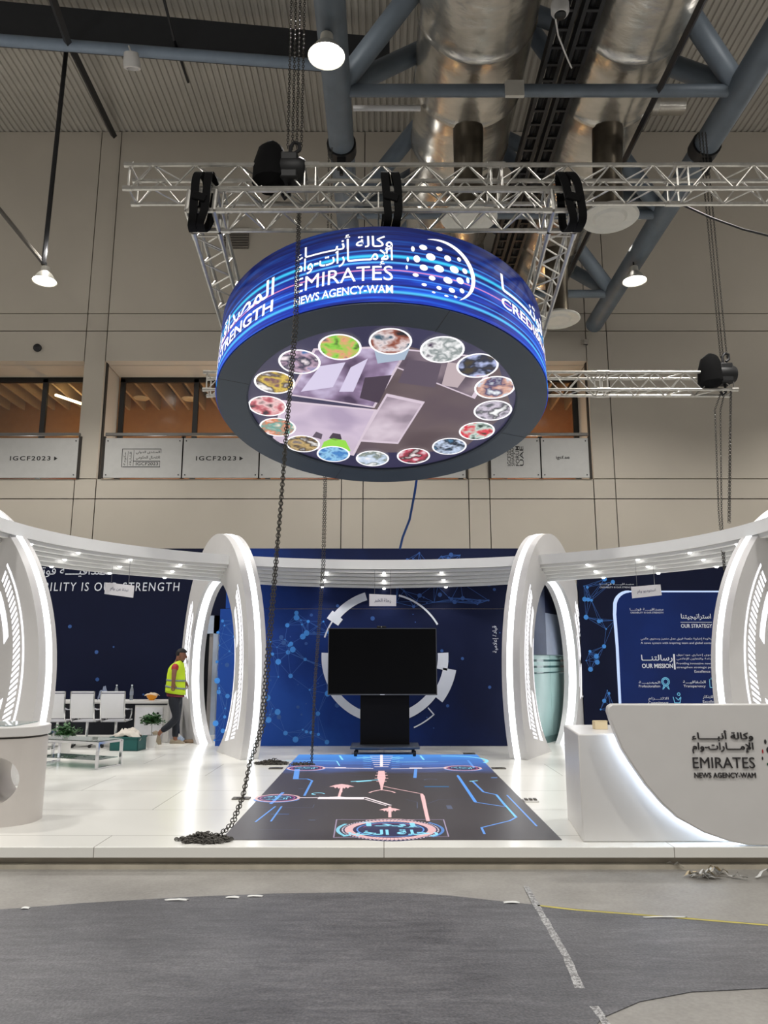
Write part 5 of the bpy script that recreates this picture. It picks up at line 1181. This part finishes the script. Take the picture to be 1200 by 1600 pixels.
tn = [(mp(478, 812), (.158, .135)), (mp(470, 860, -.085), .115), (mp(505, 980, -.09), .098), (mp(514, 1085, -.09), .08), (mp(410, 1185, -.09), .07), (mp(300, 1262, -.09), .058), (mp(490, 860, .085), .115), (mp(486, 980, .085), .098), (mp(478, 1090, .085), .08), (mp(468, 1220, .085), .07), (mp(458, 1368, .085), .06), (mp(478, 720), (.148, .128))]
skinned('trousers', tn, [(0, 1), (1, 2), (2, 3), (3, 4), (4, 5), (0, 6), (6, 7), (7, 8), (8, 9), (9, 10), (0, 11)], TRS, man, o)
def loft(name, rings, m, parent, n=28, tilt=None):
    b = MB(); vs = []
    for (cx, cz, rx, ry, dz) in rings:
        for k in range(n): a = 2 * pi * k / n; vs.append((cx + rx * cos(a), MY + ry * sin(a), cz + dz * cos(a)))
    fs = [(i * n + k, i * n + (k + 1) % n, (i + 1) * n + (k + 1) % n, (i + 1) * n + k) for i in range(len(rings) - 1) for k in range(n)]
    b.add(vs, fs); ob = b.build(name, m, parent, loc=o, smooth=1.2); md = ob.modifiers.new('cloth', 'SOLIDIFY'); md.thickness = .008; md.offset = 1; return ob
def rg(x, y, rx, ry, dz=0): p = mp(x, y); return (p.x, p.z, rx, ry, dz)
hem = [rg(482, 785, .155, .155, -.01), rg(482, 745, .165, .165, -.02)]
loft('shirt_hem', hem, MAROON, man)
vs_ = [rg(480, 742, .182, .19, -.028), rg(482, 690, .18, .19, -.03), rg(484, 640, .172, .188, -.02), rg(488, 570, .166, .19, -.01), rg(492, 480, .16, .2, 0), rg(498, 400, .145, .205, .005), rg(508, 345, .115, .19, .02), rg(516, 312, .075, .12, .02), rg(522, 300, .06, .075, .02)]
vest = loft('vest', vs_, VEST, man)
loft('reflective_band', [rg(483, 668, .186, .198, -.03), rg(484, 644, .182, .196, -.03)], REFL, vest).location = (0, 0, 0)
loft('reflective_band', [rg(488, 572, .174, .198, -.008), rg(489, 548, .172, .198, -.008)], REFL, vest).location = (0, 0, 0)
for s in (-1, 1): skinned('sleeve', [(mp(512, 352, s * .13), .07), (mp(512, 380, s * .19), .074), (mp(508, 430, s * .23), .066)], [(0, 1), (1, 2)], SHIRT, man, o, 2)
b = MB(); hc_ = mp(566, 186); n = 20; vs = []
for i in range(11):
    for k in range(n):
        th, a = pi * i / 10, 2 * pi * k / n; p = V((.108 * sin(th) * cos(a), .094 * sin(th) * sin(a), .098 * cos(th)))
        if p.z < .02 - .9 * max(0, -p.x) and p.x > -.02 or p.z < -.075: p *= .72
        p *= 1 + .03 * sin(7 * a + 5 * th); vs.append(hc_ + p)
b.add(vs, [(i * n + k, i * n + (k + 1) % n, (i + 1) * n + (k + 1) % n, (i + 1) * n + k) for i in range(10) for k in range(n)]); b.build('hair', HAIR, man, loc=o)
skinned('beard', [(mp(596, 300), .028), (mp(572, 292), .03), (mp(556, 262), .03)], [(0, 1), (1, 2)], HAIR, man, o, 1, 1)
b = MB(); p = mp(552, 232, -.088); b.ball(p, .022, 10, sc=(.7, .4, 1.25)); b.build('ear', SKIN, man, loc=o)
b = MB(); p = mp(632, 236); b.ball(p, .017, 10, sc=(1.2, .8, 1.3)); b.build('nose', SKIN, man, loc=o)
def shoe(pts, rs, dy):
    b = MB(); P = [mp(x, y, dy) for x, y in pts]; vs = []; n = 14
    ax = (P[-1] - P[0]).normalized(); up = V((-ax.z, 0, ax.x)); up = up if up.z > 0 or abs(ax.z) > .7 else -up
    for p, (w, h1, h0) in zip(P, rs):
        for k in range(n): a = 2 * pi * k / n; c_, s_ = cos(a), sin(a); vs.append(p + V((0, c_ * w, 0)) + up * ((h1 if s_ > 0 else h0) * s_))
    fs = [(i * n + k, i * n + (k + 1) % n, (i + 1) * n + (k + 1) % n, (i + 1) * n + k) for i in range(len(P) - 1) for k in range(n)] + [tuple(range(n))[::-1], tuple(range((len(P) - 1) * n, len(P) * n))]
    b.add(vs, fs); sh = b.build('shoe', SHOE, man, loc=o, smooth=1.2); return sh
shoe([(388, 1440), (400, 1438), (450, 1436), (520, 1440), (580, 1446), (604, 1452)], [(.03, .05, .03), (.04, .075, .032), (.044, .08, .035), (.047, .055, .03), (.042, .035, .022), (.02, .015, .012)], .085)
shoe([(196, 1268), (206, 1290), (236, 1350), (262, 1408), (282, 1452), (292, 1472)], [(.03, .05, .03), (.04, .075, .032), (.044, .08, .035), (.047, .055, .03), (.042, .035, .022), (.02, .015, .012)], -.088)

# ================================================================== HALL FLOOR COVERING AND LITTER
g = G('grey_covering'); tc = g.n('TexCoord').outputs['Object']
n1 = g.n('TexNoise', {'Vector': g.n('Mapping', {0: tc, 'Scale': (1.2, 6, 1)}).outputs[0], 'Scale': 3.0, 'Detail': 8, 'Roughness': .7}).outputs['Fac']
n2 = g.n('TexNoise', {'Vector': tc, 'Scale': 70, 'Detail': 4}).outputs['Fac']
n3 = g.n('TexNoise', {'Vector': tc, 'Scale': .8, 'Detail': 5}).outputs['Fac']
f = g.math('ADD', g.math('ADD', g.math('MULTIPLY', n1, .35), g.math('MULTIPLY', n2, .35)), g.math('MULTIPLY', n3, .3))
g.set('Base Color', g.ramp(f, [(.36, srgb(58, 58, 62)), (.5, srgb(88, 88, 92)), (.66, srgb(122, 121, 124))])); g.set('Roughness', .42); g.set('Specular IOR Level', .45)
bp = g.n('Bump', {'Height': n2, 'Strength': .25, 'Distance': .01}); g.set('Normal', bp.outputs[0])
ED = [(-500, 1452), (-200, 1434), (0, 1422), (130, 1412), (300, 1402), (430, 1397), (560, 1395), (640, 1396), (700, 1400), (800, 1411), (900, 1421), (1050, 1433), (1200, 1445), (1500, 1470), (1500, 1532), (1320, 1538), (1200, 1545), (1080, 1551), (1000, 1566), (940, 1592), (905, 1640), (890, 1750), (890, 2000), (-500, 2000)]
def ff(px, py, dz=0): p = atZ(px, py, FLOOR_Z); return V((p.x, p.y, FLOOR_Z + dz))
b = MB(); b.prism([ff(x, y, .001) for x, y in ED], (0, 0, .004)); tag(b.build('floor_covering', MATS['grey_covering'], smooth=0), 'dark grey brushed floor covering across the foreground', 'floor covering')
def ribbon(name, label, cat, pts, w, m, dz=.006, gap=0, seed=1):
    rn = random.Random(seed); b = MB(); P = [ff(x, y, dz) for x, y in pts]
    for i in range(len(P) - 1):
        d = P[i + 1] - P[i]; k = max(1, int(d.length / .12)); nn = V((-d.y, d.x, 0)).normalized()
        for j in range(k):
            if gap and rn.random() < gap: continue
            a, c_ = P[i] + d * (j / k), P[i] + d * ((j + 1) / k); w1, w2 = w * rn.uniform(.7, 1), w * rn.uniform(.7, 1)
            b.add([a - nn * w1 / 2, c_ - nn * w2 / 2, c_ + nn * w2 / 2, a + nn * w1 / 2], [(0, 1, 2, 3)])
    ob = b.build(name, m, smooth=0); return tag(ob, label, cat)
ribbon('yellow_tape', 'yellow tape along the edge of the dark covering, right', 'tape', [(840, 1416), (900, 1423), (1050, 1434.5), (1200, 1447), (1350, 1460)], .035, mat('tape_yellow', srgb(176, 164, 78), .5, var=.25, scale=5))
g = G('scuffed_tape'); tc = g.n('TexCoord').outputs['Object']; nz = g.n('TexNoise', {'Vector': tc, 'Scale': 55, 'Detail': 5, 'Roughness': .8}).outputs['Fac']
g.set('Base Color', g.ramp(nz, [(.44, srgb(98, 97, 98)), (.58, srgb(186, 186, 186))])); g.set('Roughness', .5)
ribbon('white_tape', 'scuffed white tape line running diagonally across the dark covering', 'tape', [(822, 1386), (834, 1408), (850, 1436), (885, 1496), (906, 1546)], .055, MATS['scuffed_tape'], gap=.06, seed=4)
ribbon('white_tape', 'short worn end of white tape at the lower right of the covering', 'tape', [(928, 1574), (940, 1590), (950, 1606)], .05, MATS['scuffed_tape'], gap=.1, seed=6)
TAPE = mat('tape_white', srgb(214, 214, 212), .4)
for k, (px, py, w_, l) in enumerate(((40, 1421, .06, 'tiny white scrap on the covering edge, far left'), (276, 1408, .16, 'white tape scrap on the covering edge, longest of those left'), (364, 1404, .1, 'white tape scrap on the covering edge below the chain pile'), (399, 1402, .11, 'white tape scrap on the covering edge right of the chain pile'), (799, 1412, .11, 'white tape scrap beside the start of the yellow tape'))):
    crumple('tape_scrap', l, 'scrap', ff(px, py, .006), w_ / 2, .018, .012, TAPE, 50 + k, None, 5)
crumple('tape_scrap', 'long glossy white tape scrap on the yellow tape, right', 'scrap', ff(1040, 1435, .006), .14, .010, .008, TAPE, 60, None, 5)
tw = thing('torn_tape_heap', 'heap of torn white tape against the platform foot, right', 'litter', ff(1112, 1371))
rn = random.Random(11)
for k in range(16):
    x, y = rn.gauss(0, .13), rn.gauss(0, .07); a = rn.uniform(-.7, .7); L_ = rn.uniform(.08, .26); pts = []
    b = MB(); vs = []
    for q in range(7):
        u = q / 6 * 2 - 1; p = V((x + cos(a) * u * L_ / 2, y + sin(a) * u * L_ / 2, .012 + .05 * rn.random() * (1 - u * u))); vs += [p + V((-sin(a) * .014, cos(a) * .014, 0)), p + V((sin(a) * .014, -cos(a) * .014, rn.uniform(0, .02)))]
    b.add(vs, [(2 * q, 2 * q + 1, 2 * q + 3, 2 * q + 2) for q in range(6)]); b.build('tape_strip', TAPE if k % 4 else mat('tape_beige', srgb(196, 180, 150), .5), tw, smooth=0)
bpy.context.view_layer.update()

# ------------------------------------------------------------------ repeats of one kind share a group
GROUPS = {'barrier_panel': 'balustrade boards on the gallery', 'handrail': 'handrails above the balustrade boards', 'ceiling_disc': 'ceiling discs in the gallery', 'air_duct': 'foil-wrapped air ducts', 'cable_tray': 'cable trays between the ducts',
    'high_bay_lamp': 'hanging high-bay lamps', 'lighting_truss': 'long box trusses', 'lifting_sling': 'lifting slings on the truss frame', 'chain_hoist': 'chain hoists on the trusses', 'hand_chain': 'hand chains of the hoists', 'light_arch': 'light-rimmed arches of the stand',
    'backdrop_wall': 'printed walls of the stand', 'floor_socket': 'floor socket plates', 'office_chair': 'office chairs at the desk', 'glass_table': 'glass tables', 'potted_plant': 'potted plants', 'water_bottle': 'water bottles on the desk', 'paper_sign': 'hanging paper signs', 'tape_scrap': 'tape scraps on the floor', 'white_tape': 'white tape lines', 'roof_strut': 'roof struts on the left', 'brace_rod': 'thin roof rods on the left'}
for ob in S.objects:
    k = ob.name.split('.')[0]
    if ob.parent is None and k in GROUPS and 'label' in ob: ob['group'] = GROUPS[k]
bpy.context.view_layer.update()
